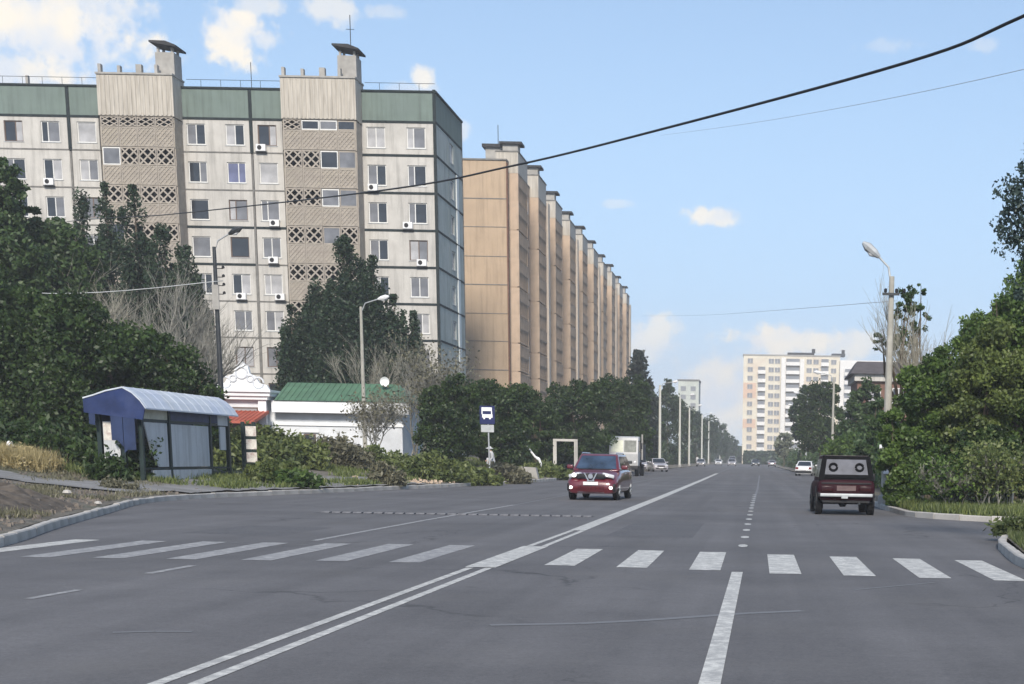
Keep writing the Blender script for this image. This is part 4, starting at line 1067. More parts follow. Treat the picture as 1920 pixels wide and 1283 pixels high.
# --- white flat-fronted lorry parked on the left
tr = root('lorry', 'white flat-fronted lorry with split windscreen parked at the left kerb behind the red crossover', 'lorry', (-10.65, 124.8, 0), R_(-1))
cw = mat('lorry_white_paint', (.42, .43, .44), rough=.4, var=.06, stain=(.42, .42, .40), stain_amt=.4, stain_scale=1.5)
mb = MB(); mb.prism([(-2.30, .80), (-2.34, 1.75), (-2.02, 3.05), (-1.80, 3.15), (-.55, 3.15), (-.55, .80)], -1.18, 1.18, 'x')
add(tr, 'cab', bevelled(mb, 'cab', cw, .06, 3))
for x0, x1, m in ((-1.02, -.04, mat('glass_with_painted_reflection', (.52, .54, .44), rough=.25, var=.15, scale=3)), (.04, 1.02, mat('grey_windscreen_glass', (.20, .21, .19), rough=.12, var=.35, scale=3))):  # left pane: yellowish reflection painted into the glass colour
    mb = MB(); p = lambda z, o: -2.34 + (z - 1.75) / 1.30 * .32 - o
    mb.v = [(x0, p(1.92, .02), 1.92), (x1, p(1.92, .02), 1.92), (x1, p(2.84, .02), 2.84), (x0, p(2.84, .02), 2.84), (x0, p(1.92, -.03), 1.92), (x1, p(1.92, -.03), 1.92), (x1, p(2.84, -.03), 2.84), (x0, p(2.84, -.03), 2.84)]
    mb.f = [(0, 1, 2, 3), (0, 4, 5, 1), (1, 5, 6, 2), (2, 6, 7, 3), (3, 7, 4, 0)]
    add(tr, 'windscreen', fixn(mb.mesh('windscreen', m)))
add(tr, 'front_bumper', bevelled(MB().box(-1.2, 1.2, -.1, .12, -.17, .17), 'front_bumper', MT['black_plastic'], .04), (0, -2.34, .68))
add(tr, 'grille', bevelled(MB().box(-.7, .7, -.02, .03, -.11, .11), 'grille', MT['dark_metal'], .02), (0, -2.34, 1.12))
for s in (-1, 1):
    add(tr, 'headlight', MB().lathe([(.03, -.03), (.11, -.01), (.11, .03)], (0, 0, 0), 12, 'y').mesh('headlight', MT['lamp_glass']), (s * .92, -2.34, 1.10))
    add(tr, 'side_window', MB().box(-.01, .01, -1.85, -.95, 1.9, 2.8).mesh('side_window', MT['carglass']), (s * 1.19, 0, 0))
    add(tr, 'wing_mirror', MB().tube([(s * 1.15, -2.1, 2.8), (s * 1.42, -2.25, 2.75), (s * 1.42, -2.25, 2.0), (s * 1.15, -2.2, 1.9)], .02, 5).box(min(s * 1.33, s * 1.52), max(s * 1.33, s * 1.52), -2.30, -2.24, 2.15, 2.65).mesh('wing_mirror', MT['black_plastic']))
add(tr, 'number_plate', MB().box(-.26, .26, -.012, 0, -.06, .06).mesh('number_plate', MT['plate']), (.25, -2.45, .72))
add(tr, 'exhaust_stack', MB().tube([(1.32, -.35, 1.3), (1.32, -.35, 3.35)], .07, 8).mesh('exhaust_stack', MT['grey_conc']))
add(tr, 'cargo_body', bevelled(MB().box(-1.22, 1.22, -.40, 4.2, 1.15, 2.55), 'cargo_body', mat('dark_grey_tarp', (.06, .065, .07), var=.2), .03))
add(tr, 'chassis', MB().box(-.5, .5, -2.1, 4.1, .62, .78).box(-1.15, 1.15, .9, 1.1, .79, 1.14).mesh('chassis', MT['black_plastic']))
t, q = wheel_meshes(.48, .30, 'dark_metal')
for y in (-1.45, 2.9):
    for s in (-1, 1): o = add(tr, 'wheel', t, (s * 1.0, y, .48)); add(o, 'rim', q)
add(tr, 'hanging_mudguard', MB().box(.80, 1.22, -1.0, -.95, .2, 1.1).box(-1.22, -.80, -1.0, -.95, .2, 1.1).mesh('hanging_mudguard', MT['black_plastic']))

silver = car_paint('silver_paint', (.34, .33, .36)); white = car_paint('white_car_paint', (.68, .69, .70)); grey = car_paint('grey_car_paint', (.20, .20, .22)); black = car_paint('black_car_paint', (.02, .022, .025))
simple_car('sedan_car', 'silver sedan parked behind the white lorry at the left kerb', silver, (-10.9, 168.0, 0), R_(14), group='cars far down the street')
simple_car('sedan_car', 'silver estate car half hidden just behind the lorry mirror', silver, (-13.4, 174.0, 0), R_(10), group='cars far down the street', hatch=True)
simple_car('sedan_car', 'white sedan parked in the right lay-by beyond the burgundy jeep', white, (4.95, 151.5, 0), R_(180 - 8), group='cars far down the street', W=1.78)
simple_car('sedan_car', 'small silver car approaching in the oncoming lane at the far end', silver, (-5.4, 338.0, 0), R_(0), group='cars far down the street', H=1.6, hatch=True, W=1.9)
simple_car('sedan_car', 'tiny dark car with a white rear plate area driving away at the far end', black, (-.2, 352.0, 0), R_(4), group='cars far down the street', H=1.55, hatch=True, W=1.85, lit=False)
simple_car('sedan_car', 'tiny white car among parked cars left of the far lane', white, (-9.2, 372.0, 0), R_(0), group='cars far down the street')
simple_car('sedan_car', 'tiny dark grey car beside the tiny white car at the far left kerb', grey, (-10.9, 300.0, 0), R_(0), group='cars far down the street')
simple_car('van', 'tiny tall van standing behind the far silver car', grey, (-6.6, 420.0, 0), 0, H=2.3, W=2.0, hatch=True, L=5.2, cat='van', hood=1.2)
simple_car('sedan_car', 'tiny pale car at the far right lane edge below the tower', silver, (3.4, 330.0, 0), R_(180), group='cars far down the street')
TREES = [
  ('locust_tree', 'dark green locust tree spreading at the left edge of the street', 'dark', 64, [(-30.7, 4.49, 3.77, 3.77), (-32.82, 5.75, 2.97, 3.89), (-29.74, 2.34, 2.74, 1.83)], 0.2, 26000, 1, 'dark locust trees behind the bus shelter'),
  ('locust_tree', 'dark green locust tree rising directly behind the blue gable of the bus shelter', 'dark', 62, [(-26.21, 4.04, 2.66, 2.66), (-27.28, 5.69, 1.99, 1.99), (-25.76, 2.58, 2.66, 1.55)], 0.2, 20000, 1, 'dark locust trees behind the bus shelter'),
  ('locust_tree', 'dark locust tree whose yellow-green edge hangs over the far end of the shelter roof', 'dark', 63, [(-23.91, 3.71, 1.91, 2.02), (-24.84, 4.75, 1.57, 1.57), (-23.08, 2.86, 1.24, 1.57)], 0.18, 14000, 1, 'dark locust trees behind the bus shelter'),
  ('deciduous_tree', 'tall leafy tree at the left edge rising in front of the grey apartment windows', 'mid', 80, [(-39.11, 11.87, 1.49, 3.71), (-38.49, 14.48, 0.97, 1.43), (-38.25, 10.57, 1.71, 2.57)], 0.24, 9000, 1, 'mid green trees left of the poplars'),
  ('deciduous_tree', 'loose green tree with two ragged tops left of the dark poplars', 'mid', 83, [(-37.79, 11.49, 1.93, 2.37), (-38.68, 12.83, 1.19, 1.48), (-36.55, 10.97, 1.78, 2.08), (-37.23, 9.31, 2.67, 2.08)], 0.24, 12000, 1, 'mid green trees left of the poplars'),
  ('poplar_tree', 'dark pointed poplar, leftmost of the row before the grey apartment block', 'poplar', 100, [('c', -43.32, 18.28, 1.36)], 0.26, 6000, 1, 'dark poplars in front of the grey apartment block'),
  ('poplar_tree', 'slim dark poplar squeezed between two broader poplars by the left lattice balconies', 'poplar', 103, [('c', -43.04, 18.48, 0.99)], 0.26, 4500, 1, 'dark poplars in front of the grey apartment block'),
  ('poplar_tree', 'broad dark poplar standing under the left lattice balcony column', 'poplar', 100, [('c', -39.96, 17.86, 1.71)], 0.26, 8000, 1, 'dark poplars in front of the grey apartment block'),
  ('poplar_tree', 'lower dark poplar behind the grey leafless tree', 'poplar', 99, [('c', -37.83, 15.64, 1.7)], 0.26, 7000, 1, 'dark poplars in front of the grey apartment block'),
  ('poplar_tree', 'low rounded poplar beside the old dark lamp pole', 'poplar', 98, [('c', -35.96, 13.93, 1.47)], 0.26, 6000, 1, 'dark poplars in front of the grey apartment block'),
  ('poplar_tree', 'tallest dark poplar in the cluster behind the green roofed house', 'poplar', 106, [('c', -28.31, 15.82, 2.35)], 0.26, 12000, 1, 'dark poplars in front of the grey apartment block'),
  ('poplar_tree', 'dark poplar left of the tallest one behind the green roofed house', 'poplar', 107, [('c', -30.54, 13.57, 1.99)], 0.26, 9000, 1, 'dark poplars in front of the grey apartment block'),
  ('poplar_tree', 'dark poplar right of the tallest one, behind the pale lamp post', 'poplar', 107, [('c', -26.61, 14.69, 1.99)], 0.26, 9000, 1, 'dark poplars in front of the grey apartment block'),
  ('poplar_tree', 'shorter poplar at the right end of the cluster behind the green roof', 'poplar', 108, [('c', -25.45, 12.24, 1.62)], 0.26, 6500, 1, 'dark poplars in front of the grey apartment block'),
  ('poplar_tree', 'small bushy poplar above the scrolled white gable', 'poplar', 106, [('c', -32.05, 11.22, 1.44)], 0.26, 5000, 1, 'dark poplars in front of the grey apartment block'),
  ('poplar_tree', 'very thin poplar spire left of the corner of the grey block', 'poplar', 109, [('c', -24.37, 11.28, 0.93)], 0.26, 3500, 1, 'dark poplars in front of the grey apartment block'),
  ('roadside_bush', 'dark rounded bush tree just left of the bus stop sign', 'dark', 88, [(-17.79, 3.51, 1.63, 2.26), (-18.55, 4.24, 0.94, 1.26), (-17.09, 4.87, 1.13, 1.26), (-17.97, 2.45, 1.89, 1.57)], 0.2, 14000, 1, 'dark bushes along the left verge'),
  ('roadside_bush', 'wide dark bush tree behind the bus stop sign', 'dark', 96, [(-16.22, 3.91, 2.06, 2.26), (-17.04, 5.2, 1.23, 1.3), (-15.21, 4.58, 1.37, 1.71), (-16.41, 2.43, 2.4, 1.37)], 0.2, 15000, 1, 'dark bushes along the left verge'),
  ('roadside_bush', 'dark bush tree right of the bus stop sign, behind the leaning white pipe', 'dark', 106, [(-15.33, 3.85, 1.59, 2.08), (-16.06, 4.91, 1.14, 1.29), (-14.78, 2.77, 1.51, 1.36)], 0.2, 9000, 1, 'dark bushes along the left verge'),
  ('roadside_bush', 'broad dark bush tree behind the metal frame and the red car', 'dark', 118, [(-13.76, 4.97, 2.44, 2.53), (-14.99, 5.75, 1.43, 1.69), (-12.53, 6.0, 1.6, 1.77), (-13.77, 2.76, 2.61, 1.43)], 0.22, 13000, 1, 'dark bushes along the left verge'),
  ('roadside_bush', 'dark bush tree behind the white truck', 'dark', 138, [(-12.01, 5.63, 2.37, 3.06), (-13.21, 7.25, 1.48, 1.68), (-10.81, 6.83, 1.48, 1.97), (-11.52, 3.29, 2.27, 1.77)], 0.24, 10000, 1, 'dark bushes along the left verge'),
  ('fir_tree', 'black-green jagged fir at the far end of the sand coloured block', 'conifer', 205, [('k', -15.72, 15.84, 2.49)], 0.45, 5000, 1, None),
  ('street_tree', 'green street tree between the fir and the first far lamp post', 'far', 215, [(-14.8, 6.54, 2.0, 4.61), (-15.34, 9.82, 1.23, 2.0)], 0.34, 4500, 1, 'street trees along the far left pavement'),
  ('street_tree', 'dark pointed street tree between the first two far lamp posts', 'far', 262, [(-15.3, 8.59, 2.06, 5.8), (-15.33, 12.59, 1.03, 2.43)], 0.38, 4000, 1, 'street trees along the far left pavement'),
  ('street_tree', 'dark street tree in front of the pale distant block', 'far', 305, [(-14.81, 7.72, 2.4, 5.23), (-15.7, 11.34, 1.53, 2.4)], 0.42, 3500, 1, 'street trees along the far left pavement'),
  ('street_tree', 'rounded street tree by the third far lamp post', 'far', 355, [(-14.0, 7.34, 2.54, 5.33), (-14.29, 10.61, 1.52, 2.03)], 0.46, 3200, 1, 'street trees along the far left pavement'),
  ('street_tree', 'brownish green street tree right of the pale distant block', 'far', 410, [(-12.44, 7.89, 2.64, 5.56)], 0.5, 2800, 1, 'street trees along the far left pavement'),
  ('street_tree', 'small far street tree before the gap of white sky', 'far', 465, [(-10.84, 7.22, 2.49, 5.31)], 0.55, 2400, 1, 'street trees along the far left pavement'),
  ('street_tree', 'last and lowest street tree of the left row, beside the white sky gap', 'far', 530, [(-8.98, 5.71, 2.65, 4.16)], 0.6, 2000, 1, 'street trees along the far left pavement'),
  ('hedge_bush', 'green bush on the kerb directly behind the dark red jeep', 'bright', 47.5, [(4.51, 1.29, 0.58, 1.02), (4.74, 0.47, 0.71, 0.61), (4.25, 2.26, 0.37, 0.85)], 0.13, 14000, 1, 'green thicket at the side street corner'),
  ('hedge_bush', 'tall green bush right of the concrete lamp pole', 'bright', 50, [(5.67, 3.0, 1.04, 1.61), (5.12, 3.67, 0.61, 0.89), (6.24, 4.03, 0.82, 1.18), (5.64, 1.63, 1.07, 1.07)], 0.14, 20000, 1, 'green thicket at the side street corner'),
  ('hedge_bush', 'yellowish green leafy tree in the middle of the right thicket', 'yellow', 49, [(7.15, 3.67, 0.91, 1.4), (6.76, 2.83, 0.7, 1.05), (7.62, 4.5, 0.88, 1.4)], 0.14, 16000, 1, 'green thicket at the side street corner'),
  ('hedge_bush', 'large light green tree at the right edge of the thicket', 'bright', 51, [(8.9, 4.64, 1.2, 2.46), (8.05, 5.74, 0.77, 1.2), (7.37, 5.3, 0.73, 0.91), (9.45, 2.75, 1.28, 1.82), (8.54, 3.08, 0.91, 1.64)], 0.14, 22000, 1, 'green thicket at the side street corner'),
  ('roadside_tree', 'tall loose light green tree rising behind the thicket at the right edge', 'bright', 54, [(9.14, 6.62, 0.93, 1.16), (8.33, 6.25, 0.66, 0.89), (9.65, 7.53, 0.77, 1.16), (7.62, 5.34, 0.77, 0.89), (9.32, 5.01, 0.96, 1.35)], 0.13, 10000, 1, None),
  ('hedge_bush', 'dark undergrowth bush low in the right thicket above the kerb', 'dark', 46, [(6.16, 1.48, 1.02, 1.02), (7.11, 1.82, 0.82, 0.99), (5.54, 0.99, 0.66, 0.66), (7.78, 1.35, 0.66, 0.99)], 0.13, 16000, 1, 'green thicket at the side street corner'),
  ('slender_tree', 'slender half-bare tree with one leafy tuft beside the concrete lamp pole', 'mid', 53, [(4.95, 6.72, 0.45, 0.64), (5.39, 7.26, 0.34, 0.3), (4.9, 5.58, 0.57, 0.49), (4.17, 5.56, 0.27, 0.38), (5.52, 6.29, 0.38, 0.57)], 0.13, 1500, 1, None),
  ('overhanging_tree', 'sparse blue-green tree reaching into the sky at the right edge', 'blue', 27, [(4.59, 5.57, 0.44, 1.16), (4.35, 5.74, 0.39, 0.58), (4.73, 6.36, 0.39, 0.77), (4.72, 4.69, 0.29, 0.58)], 0.085, 2300, 1, None),
  ('verge_tree', 'dark verge tree right of the tallest right-hand lamp post', 'mid', 118, [(7.45, 4.14, 1.26, 2.28), (8.29, 6.16, 1.26, 1.77), (8.77, 4.16, 1.26, 2.11)], 0.24, 8000, 1, 'trees along the right verge'),
  ('verge_tree', 'big dark verge tree left of the brick house', 'dark', 175, [(6.6, 7.42, 2.12, 3.12), (8.02, 9.05, 1.62, 1.5), (8.61, 5.37, 2.12, 3.12), (6.18, 4.73, 1.88, 2.5)], 0.3, 9000, 1, 'trees along the right verge'),
  ('verge_tree', 'dark verge tree in front of the white balconies of the distant tower', 'far', 215, [(6.19, 7.28, 1.69, 3.69), (6.87, 10.21, 1.23, 1.84)], 0.36, 4500, 1, 'trees along the right verge'),
  ('verge_tree', 'pale small verge tree at the foot of the distant tower', 'pale', 300, [(5.41, 4.38, 1.93, 2.79)], 0.42, 1500, 1, 'trees along the right verge'),
  ('verge_tree', 'bushy verge tree between the brick house and the concrete lamp pole', 'mid', 78, [(6.28, 3.53, 0.72, 1.39), (6.05, 2.2, 0.95, 0.95)], 0.19, 6000, 1, 'trees along the right verge'),
  ('low_bush', 'light green low bush behind the roof of the dark red jeep', 'bright', 100, [(6.01, 2.19, 1.79, 0.79)], 0.19, 4000, 0, None),
]
# ------------------------------------------------------------------ vegetation
def leaf_mesh(name, P, size, m, rng, tint=None, up=0.0, aspect=1.5):
    N = len(P)
    n = rng.normal(size=(N, 3)); n[:, 2] += up; n /= np.linalg.norm(n, axis=1)[:, None]
    a = rng.normal(size=(N, 3)); u = np.cross(n, a); u /= np.linalg.norm(u, axis=1)[:, None]
    w = np.cross(n, u)
    s = (size * (0.55 + 0.8 * rng.random(N)))[:, None]
    u = u * s * aspect * .5; w = w * s * .5
    V = np.stack([P - u, P - w * .9 + u * .1, P + u, P + w * .9 + u * .1], 1).reshape(-1, 3)
    me = bpy.data.meshes.new(name)
    me.vertices.add(4 * N); me.vertices.foreach_set('co', V.astype(np.float32).ravel())
    me.loops.add(4 * N); me.loops.foreach_set('vertex_index', np.arange(4 * N, dtype=np.int32))
    me.polygons.add(N); me.polygons.foreach_set('loop_start', np.arange(0, 4 * N, 4, dtype=np.int32))
    try: me.polygons.foreach_set('loop_total', np.full(N, 4, dtype=np.int32))
    except Exception: pass
    me.update(calc_edges=True)
    if tint is None: tint = rng.random(N)
    at = me.attributes.new('tint', 'FLOAT', 'FACE'); at.data.foreach_set('value', np.clip(tint, 0, 1).astype(np.float32))
    me.materials.append(m); return me
def ell_points(rng, E, N, clump=.30, inner=.25):
    """clumped points in a union of ellipsoids; E: (x,y,z,rx,ry,rz)"""
    vol = np.array([e[3] * e[4] + e[3] * e[5] for e in E]); vol = vol / vol.sum()
    P, T = [], []
    for e, f in zip(E, vol):
        n = int(N * f); rm = (e[3] + e[4] + e[5]) / 3
        nc = max(12, int(38 * (rm ** .9)))
        d = rng.normal(size=(nc, 3)); d /= np.linalg.norm(d, axis=1)[:, None]
        rad = np.where(rng.random(nc) < inner, rng.random(nc) ** .4 * .75, .72 + .30 * rng.random(nc))
        C = np.array(e[:3]) + d * rad[:, None] * np.array(e[3:6])
        cr = rm * clump * (.45 + .9 * rng.random(nc)); ct = .25 + .5 * rng.random(nc)
        idx = rng.integers(0, nc, n)
        q = rng.normal(size=(n, 3)); q /= np.linalg.norm(q, axis=1)[:, None]
        q *= (rng.random(n) ** .45)[:, None] * cr[idx][:, None]; q[:, 2] *= .75
        P.append(C[idx] + q); T.append(ct[idx] + (rng.random(n) - .5) * .5)
    return np.concatenate(P), np.concatenate(T)
def spire_points(rng, x, y, zt, hw, z0, N):
    h = zt - z0; sp = [(0, 0, zt, hw * .62)]
    for k in range(7):
        a = k * 2 * math.pi / 7 + rng.random() * .6; r = hw * (.35 + .35 * rng.random())
        sp.append((math.cos(a) * r, math.sin(a) * r, zt - h * (.08 + .30 * rng.random()), hw * (.36 + .16 * rng.random())))
    P, T = [], []
    for i, (dx, dy, top, w) in enumerate(sp):
        n = int(N / len(sp) * (1.6 if i == 0 else .92))
        nc = 46; t = rng.random(nc) ** .85; zc = z0 + (top - z0) * t
        env = w * np.clip(1.15 * (1 - t) ** .55, .05, 1) * np.clip(.5 + t * 2, .5, 1)
        a = rng.random(nc) * 2 * math.pi; rr = env * (.35 + .6 * rng.random(nc))
        C = np.stack([x + dx * (1 - .3 * t) + np.cos(a) * rr, y + dy + np.sin(a) * rr, zc], 1)
        cr = .22 + env * .42; ct = .2 + .55 * rng.random(nc); idx = rng.integers(0, nc, n)
        q = rng.normal(size=(n, 3)); q /= np.linalg.norm(q, axis=1)[:, None]; q *= (rng.random(n) ** .45)[:, None] * cr[idx][:, None]; q[:, 2] *= 1.9
        P.append(C[idx] + q); T.append(ct[idx] + (rng.random(n) - .5) * .5)
    P = np.concatenate(P); P[:, 2] = np.minimum(P[:, 2], zt + .1 * rng.random(len(P))); return P, np.concatenate(T)
def fir_points(rng, x, y, zt, hw, z0, N):
    P, T = [], []; nt = 15
    for k in range(nt):
        t = k / nt; z = z0 + (zt - z0) * t; w = hw * (1 - t) ** .8 * 1.25 + .25
        for b in range(9):
            a = rng.random() * 6.283; L = w * (.6 + .6 * rng.random()); n = int(N / nt / 9)
            s = rng.random(n); q = np.stack([x + np.cos(a) * L * s, y + np.sin(a) * L * s, z + .45 * L * s ** 2 * .8 + rng.normal(size=n) * .12], 1) + rng.normal(size=(n, 3)) * .16
            P.append(q); T.append(rng.random(n))
    return np.concatenate(P), np.concatenate(T)
def trunk_mb(x, y, z0, tops, r, rnd_):
    mb = MB(); c = Vector((sum(t[0] for t in tops) / len(tops), y, sum(t[2] for t in tops) / len(tops)))
    base = Vector((x, y, z0 - .15)); fork = base.lerp(Vector((x * .5 + c.x * .5, y, c.z)), .45)
    mid = base.lerp(fork, .5) + Vector((rnd_.uniform(-.15, .15), rnd_.uniform(-.1, .1), 0))
    mb.tube([base, mid, fork], [r, r * .8, r * .62], 8)
    for t in tops:
        e = Vector(t[:3]); n = 3
        for k in range(n):
            g = e + Vector((rnd_.uniform(-.5, .5) * t[3], rnd_.uniform(-.5, .5) * t[4], rnd_.uniform(.0, .75) * t[5])); m = fork.lerp(g, .5) + Vector((rnd_.uniform(-.3, .3), rnd_.uniform(-.3, .3), .2))
            mb.tube([fork, m, g], [r * .45, r * .28, r * .08], 6)
    return mb
cnt = {}
SZ = {'dark': (.62, 2.2), 'mid': (.7, 1.9), 'poplar': (.55, 2.4), 'far': (.7, 1.8), 'bright': (.68, 1.9), 'yellow': (.68, 1.9), 'conifer': (.7, 1.8)}
for i, (nm, lab, lm, Y, E, ls, NL, tr_, grp) in enumerate(TREES):
    a_, b_ = SZ.get(lm, (1, 1)); ls *= a_; NL = int(NL * b_)
    if lm in ('bright', 'yellow'): E = [(e[0], e[1] + .05 * e[3], e[2], e[3] * 1.04) for e in E]
    elif E[0][0] in ('c', 'k'): E = [(E[0][0], E[0][1], E[0][2], E[0][3] * (1.3 if E[0][0] == 'c' else 1.15))]; NL = int(NL * 1.25)
    else: E = [(e[0], e[1], e[2] * .9, e[3] * .9) for e in E]
    rng = np.random.default_rng(100 + i); rnd_ = random.Random(i)
    cone = E[0][0] in ('c', 'k')
    if cone:
        x, zt, hw = E[0][1:4]
    else:
        w = [e[2] * e[3] for e in E]; x = sum(e[0] * q for e, q in zip(E, w)) / sum(w)
    if nm == 'overhanging_tree': x += 2.2
    if nm == 'overhanging_tree': ls *= .62; NL = int(NL * 1.7)
    if nm == 'slender_tree': ls *= .75; NL = int(NL * 1.3)
    zb = gz(x, Y)
    o = root(nm, lab, 'tree' if 'bush' not in nm else 'bush', (x, Y, zb), 0, grp)
    if cone:
        if E[0][0] == 'c': P, T = spire_points(rng, x, Y, zt, hw, zb + 1.2, NL)
        else: P, T = fir_points(rng, x, Y, zt, hw, zb + 1.5, NL)
        mb = MB().tube([(x, Y, zb - .2), (x + .1, Y, (zb + zt) / 2), (x, Y, zt - .8)], [.22, .13, .03], 7)
    else:
        E3 = [(e[0], Y + rnd_.uniform(-.25, .25) * e[2], e[1], e[2], e[2] * .85, e[3]) for e in E]
        P, T = ell_points(rng, E3, NL, clump={'bright': .40, 'yellow': .42, 'blue': .5, 'dark': .34}.get(lm, .32))
        P[:, 2] = np.maximum(P[:, 2], zb + .05 + .2 * rng.random(len(P)))
        mb = trunk_mb(x, Y, zb, E3, {'dark': .2, 'conifer': .2}.get(lm, .13) * (1.0 if tr_ else .5), rnd_)
    # leaf tint varies at random by clump and by leaf
    P = P - np.array([x, Y, zb])
    add(o, 'crown', leaf_mesh('crown', P, ls, LEAF[lm], rng, T))
    part(o, 'trunk', mb, MT['bark'])

def bare_tree(name, label, cat, x, y, h, spread, m, seed, levels=4, r=.06, up=.8, group=None, multi=1, bn=5, leaf=None):
    rnd_ = random.Random(seed); z0 = gz(x, y)
    o = root(name, label, cat, (x, y, z0), 0, group)
    tk = MB(); br = MB(); tips = []
    def grow(p, d, L, rr, lv):
        pts = [p]; dd = d.copy()
        for k in range(3):
            dd = (dd + Vector((rnd_.gauss(0, .14), rnd_.gauss(0, .14), rnd_.gauss(.06 * up, .10)))).normalized(); pts.append(pts[-1] + dd * L / 3)
        (tk if lv == levels else br).tube(pts, [rr, rr * .85, rr * .7, rr * .5], 6 if lv == levels else 3, cap=False)
        if lv == 0: tips.append(pts[-1]); return
        for k in range(bn if lv > 1 else 3):
            t = rnd_.uniform(.35, 1.0); q = pts[0].lerp(pts[3], t) if t < 1 else pts[3]
            i_ = min(2, int(t * 3)); q = pts[i_].lerp(pts[i_ + 1], t * 3 - i_)
            a = rnd_.uniform(0, 6.283); nd = (dd + Vector((math.cos(a) * spread, math.sin(a) * spread, .25 * up))).normalized()
            grow(q, nd, L * rnd_.uniform(.5, .75), max(.006, rr * .5), lv - 1)
    for k in range(multi):
        a = rnd_.uniform(0, 6.283); s = 0 if multi == 1 else .45
        grow(Vector((x + (0 if multi == 1 else rnd_.uniform(-.5, .5)), y, z0 - .1)), Vector((math.cos(a) * s, math.sin(a) * s, 1)).normalized(), h * .45, r, levels)
    part(o, 'trunk', tk, m); part(o, 'bare_branches', br, m)
    if leaf:
        rng = np.random.default_rng(seed); tp = np.array([tuple(t) for t in tips]); idx = rng.integers(0, len(tp), leaf[1])
        P = tp[idx] + rng.normal(size=(leaf[1], 3)) * leaf[2] - np.array([x, y, z0]); add(o, 'crown', leaf_mesh('crown', P, leaf[3], LEAF[leaf[0]], rng))
    return o
bare_tree('leafless_tree', 'large grey leafless tree spreading in front of the dark poplars', 'tree', -30.0, 77, 9.4, .62, MT['bark_grey'], 4, r=.12, multi=3, bn=6)
bare_tree('leafless_tree', 'pale greenish dead tree left of the grey leafless one', 'tree', -34.2, 80, 10.6, .7, MT['bark_pale'], 9, r=.12, multi=2, bn=6)
bare_tree('dry_shrub', 'grey dry shrub in front of the right half of the white house', 'shrub', -21.7, 86, 4.4, .8, MT['bark_grey'], 21, r=.05, multi=4, bn=5, group='dry shrubs around the white house', leaf=('weed_grey', 1400, .25, .12))
bare_tree('dry_shrub', 'tall grey twiggy shrub at the right end of the green roof', 'shrub', -21.9, 97, 8.3, .6, MT['bark_grey'], 23, r=.07, multi=5, bn=5, group='dry shrubs around the white house', leaf=('weed_grey', 2200, .3, .15))
bare_tree('leafless_tree', 'pale leafless sapling rising above the green roof', 'tree', -26.9, 104, 8.2, .5, MT['bark_pale'], 24, r=.07, multi=3, bn=5)
bare_tree('leafless_tree', 'leafless tree with upright bare branches above the right thicket', 'tree', 7.4, 52.5, 7.6, .30, MT['bark_pale'], 33, r=.08, multi=4, bn=5, up=1.3)
bare_tree('leafless_tree', 'thin bare tree beside the slender half-bare tree', 'tree', 6.1, 54, 6.6, .25, MT['bark_grey'], 35, r=.06, multi=3, bn=4, up=1.4)
bare_tree('dry_shrub', 'brown dry shrub low at the right side street kerb', 'shrub', 6.8, 43.6, 2.0, .7, MT['bark_grey'], 41, r=.03, multi=5, bn=4, group='dry shrubs at the side street corner', leaf=('weed', 3800, .22, .075))
bare_tree('dry_shrub', 'brown dry shrub at the right edge behind the light fence frame', 'shrub', 7.9, 44.6, 2.1, .7, MT['bark_grey'], 42, r=.03, multi=5, bn=4, group='dry shrubs at the side street corner', leaf=('weed', 3800, .22, .075))
bare_tree('dry_shrub', 'brown dry shrub between the green bushes and the side street', 'shrub', 5.8, 44.0, 1.7, .7, MT['bark_grey'], 43, r=.03, multi=7, bn=5, group='dry shrubs at the side street corner', leaf=('bright', 3500, .22, .075))

# weeds and low clumps on the left verge
def weed(label, x, y, rx, h, lm, n, seed, ls=.10, group='weed clumps on the left verge', ry=None, name='weed_clump'):
    rng = np.random.default_rng(seed); z0 = gz(x, y); ry = ry or rx * .8
    nb = max(10, int(rx * 26)); a = rng.random(nb) * 6.283; r = np.sqrt(rng.random(nb))
    B = np.stack([np.cos(a) * r * rx, np.sin(a) * r * ry], 1); hh = h * (1 - .55 * r ** 2) * (.6 + .6 * rng.random(nb)); lean = rng.normal(size=(nb, 2)) * .22 * h
    idx = rng.integers(0, nb, n); t = rng.random(n) ** .8
    P = np.stack([B[idx, 0] + lean[idx, 0] * t, B[idx, 1] + lean[idx, 1] * t, hh[idx] * t + .03], 1) + rng.normal(size=(n, 3)) * np.array([.09, .09, .04]) * (1 + h)
    for i in range(n if False else 0): pass
    zz = np.array([gz(x + p[0], y + p[1]) for p in B]) - z0; P[:, 2] += zz[idx]
    P[:, 2] = np.maximum(P[:, 2], zz[idx])
    o = root(name, label, 'weeds', (x, y, z0), 0, group)
    add(o, 'leaves', leaf_mesh('leaves', P, ls, LEAF[lm], rng, .2 + .5 * rng.random(nb)[idx] + (rng.random(n) - .5) * .4, aspect=2.0))
    st = MB()
    for k in range(min(nb, 40)):
        st.tube([(B[k, 0], B[k, 1], zz[k] - .05), (B[k, 0] + lean[k, 0] * .9, B[k, 1] + lean[k, 1] * .9, zz[k] + hh[k] * .9)], [.012, .004], 3, cap=False)
    add(o, 'stems', st.mesh('stems', MT['bark_pale']))
weed('large yellow-green weed mound between the bus shelter and the lamp post', -22.2, 70, 2.4, 1.35, 'weed', 15000, 1, .13)
weed('grey-green weed mound right of the large yellow-green mound', -20.3, 74, 1.7, 1.3, 'weed_grey', 8000, 2, .13)
weed('green weed mound at the far end of the bus shelter', -22.6, 64, 1.6, 1.1, 'weed', 7000, 3, .12)
weed('fresh green weed clump at the kerb in front of the weed mounds', -17.9, 56.5, .85, .85, 'weed', 4500, 4, .11)
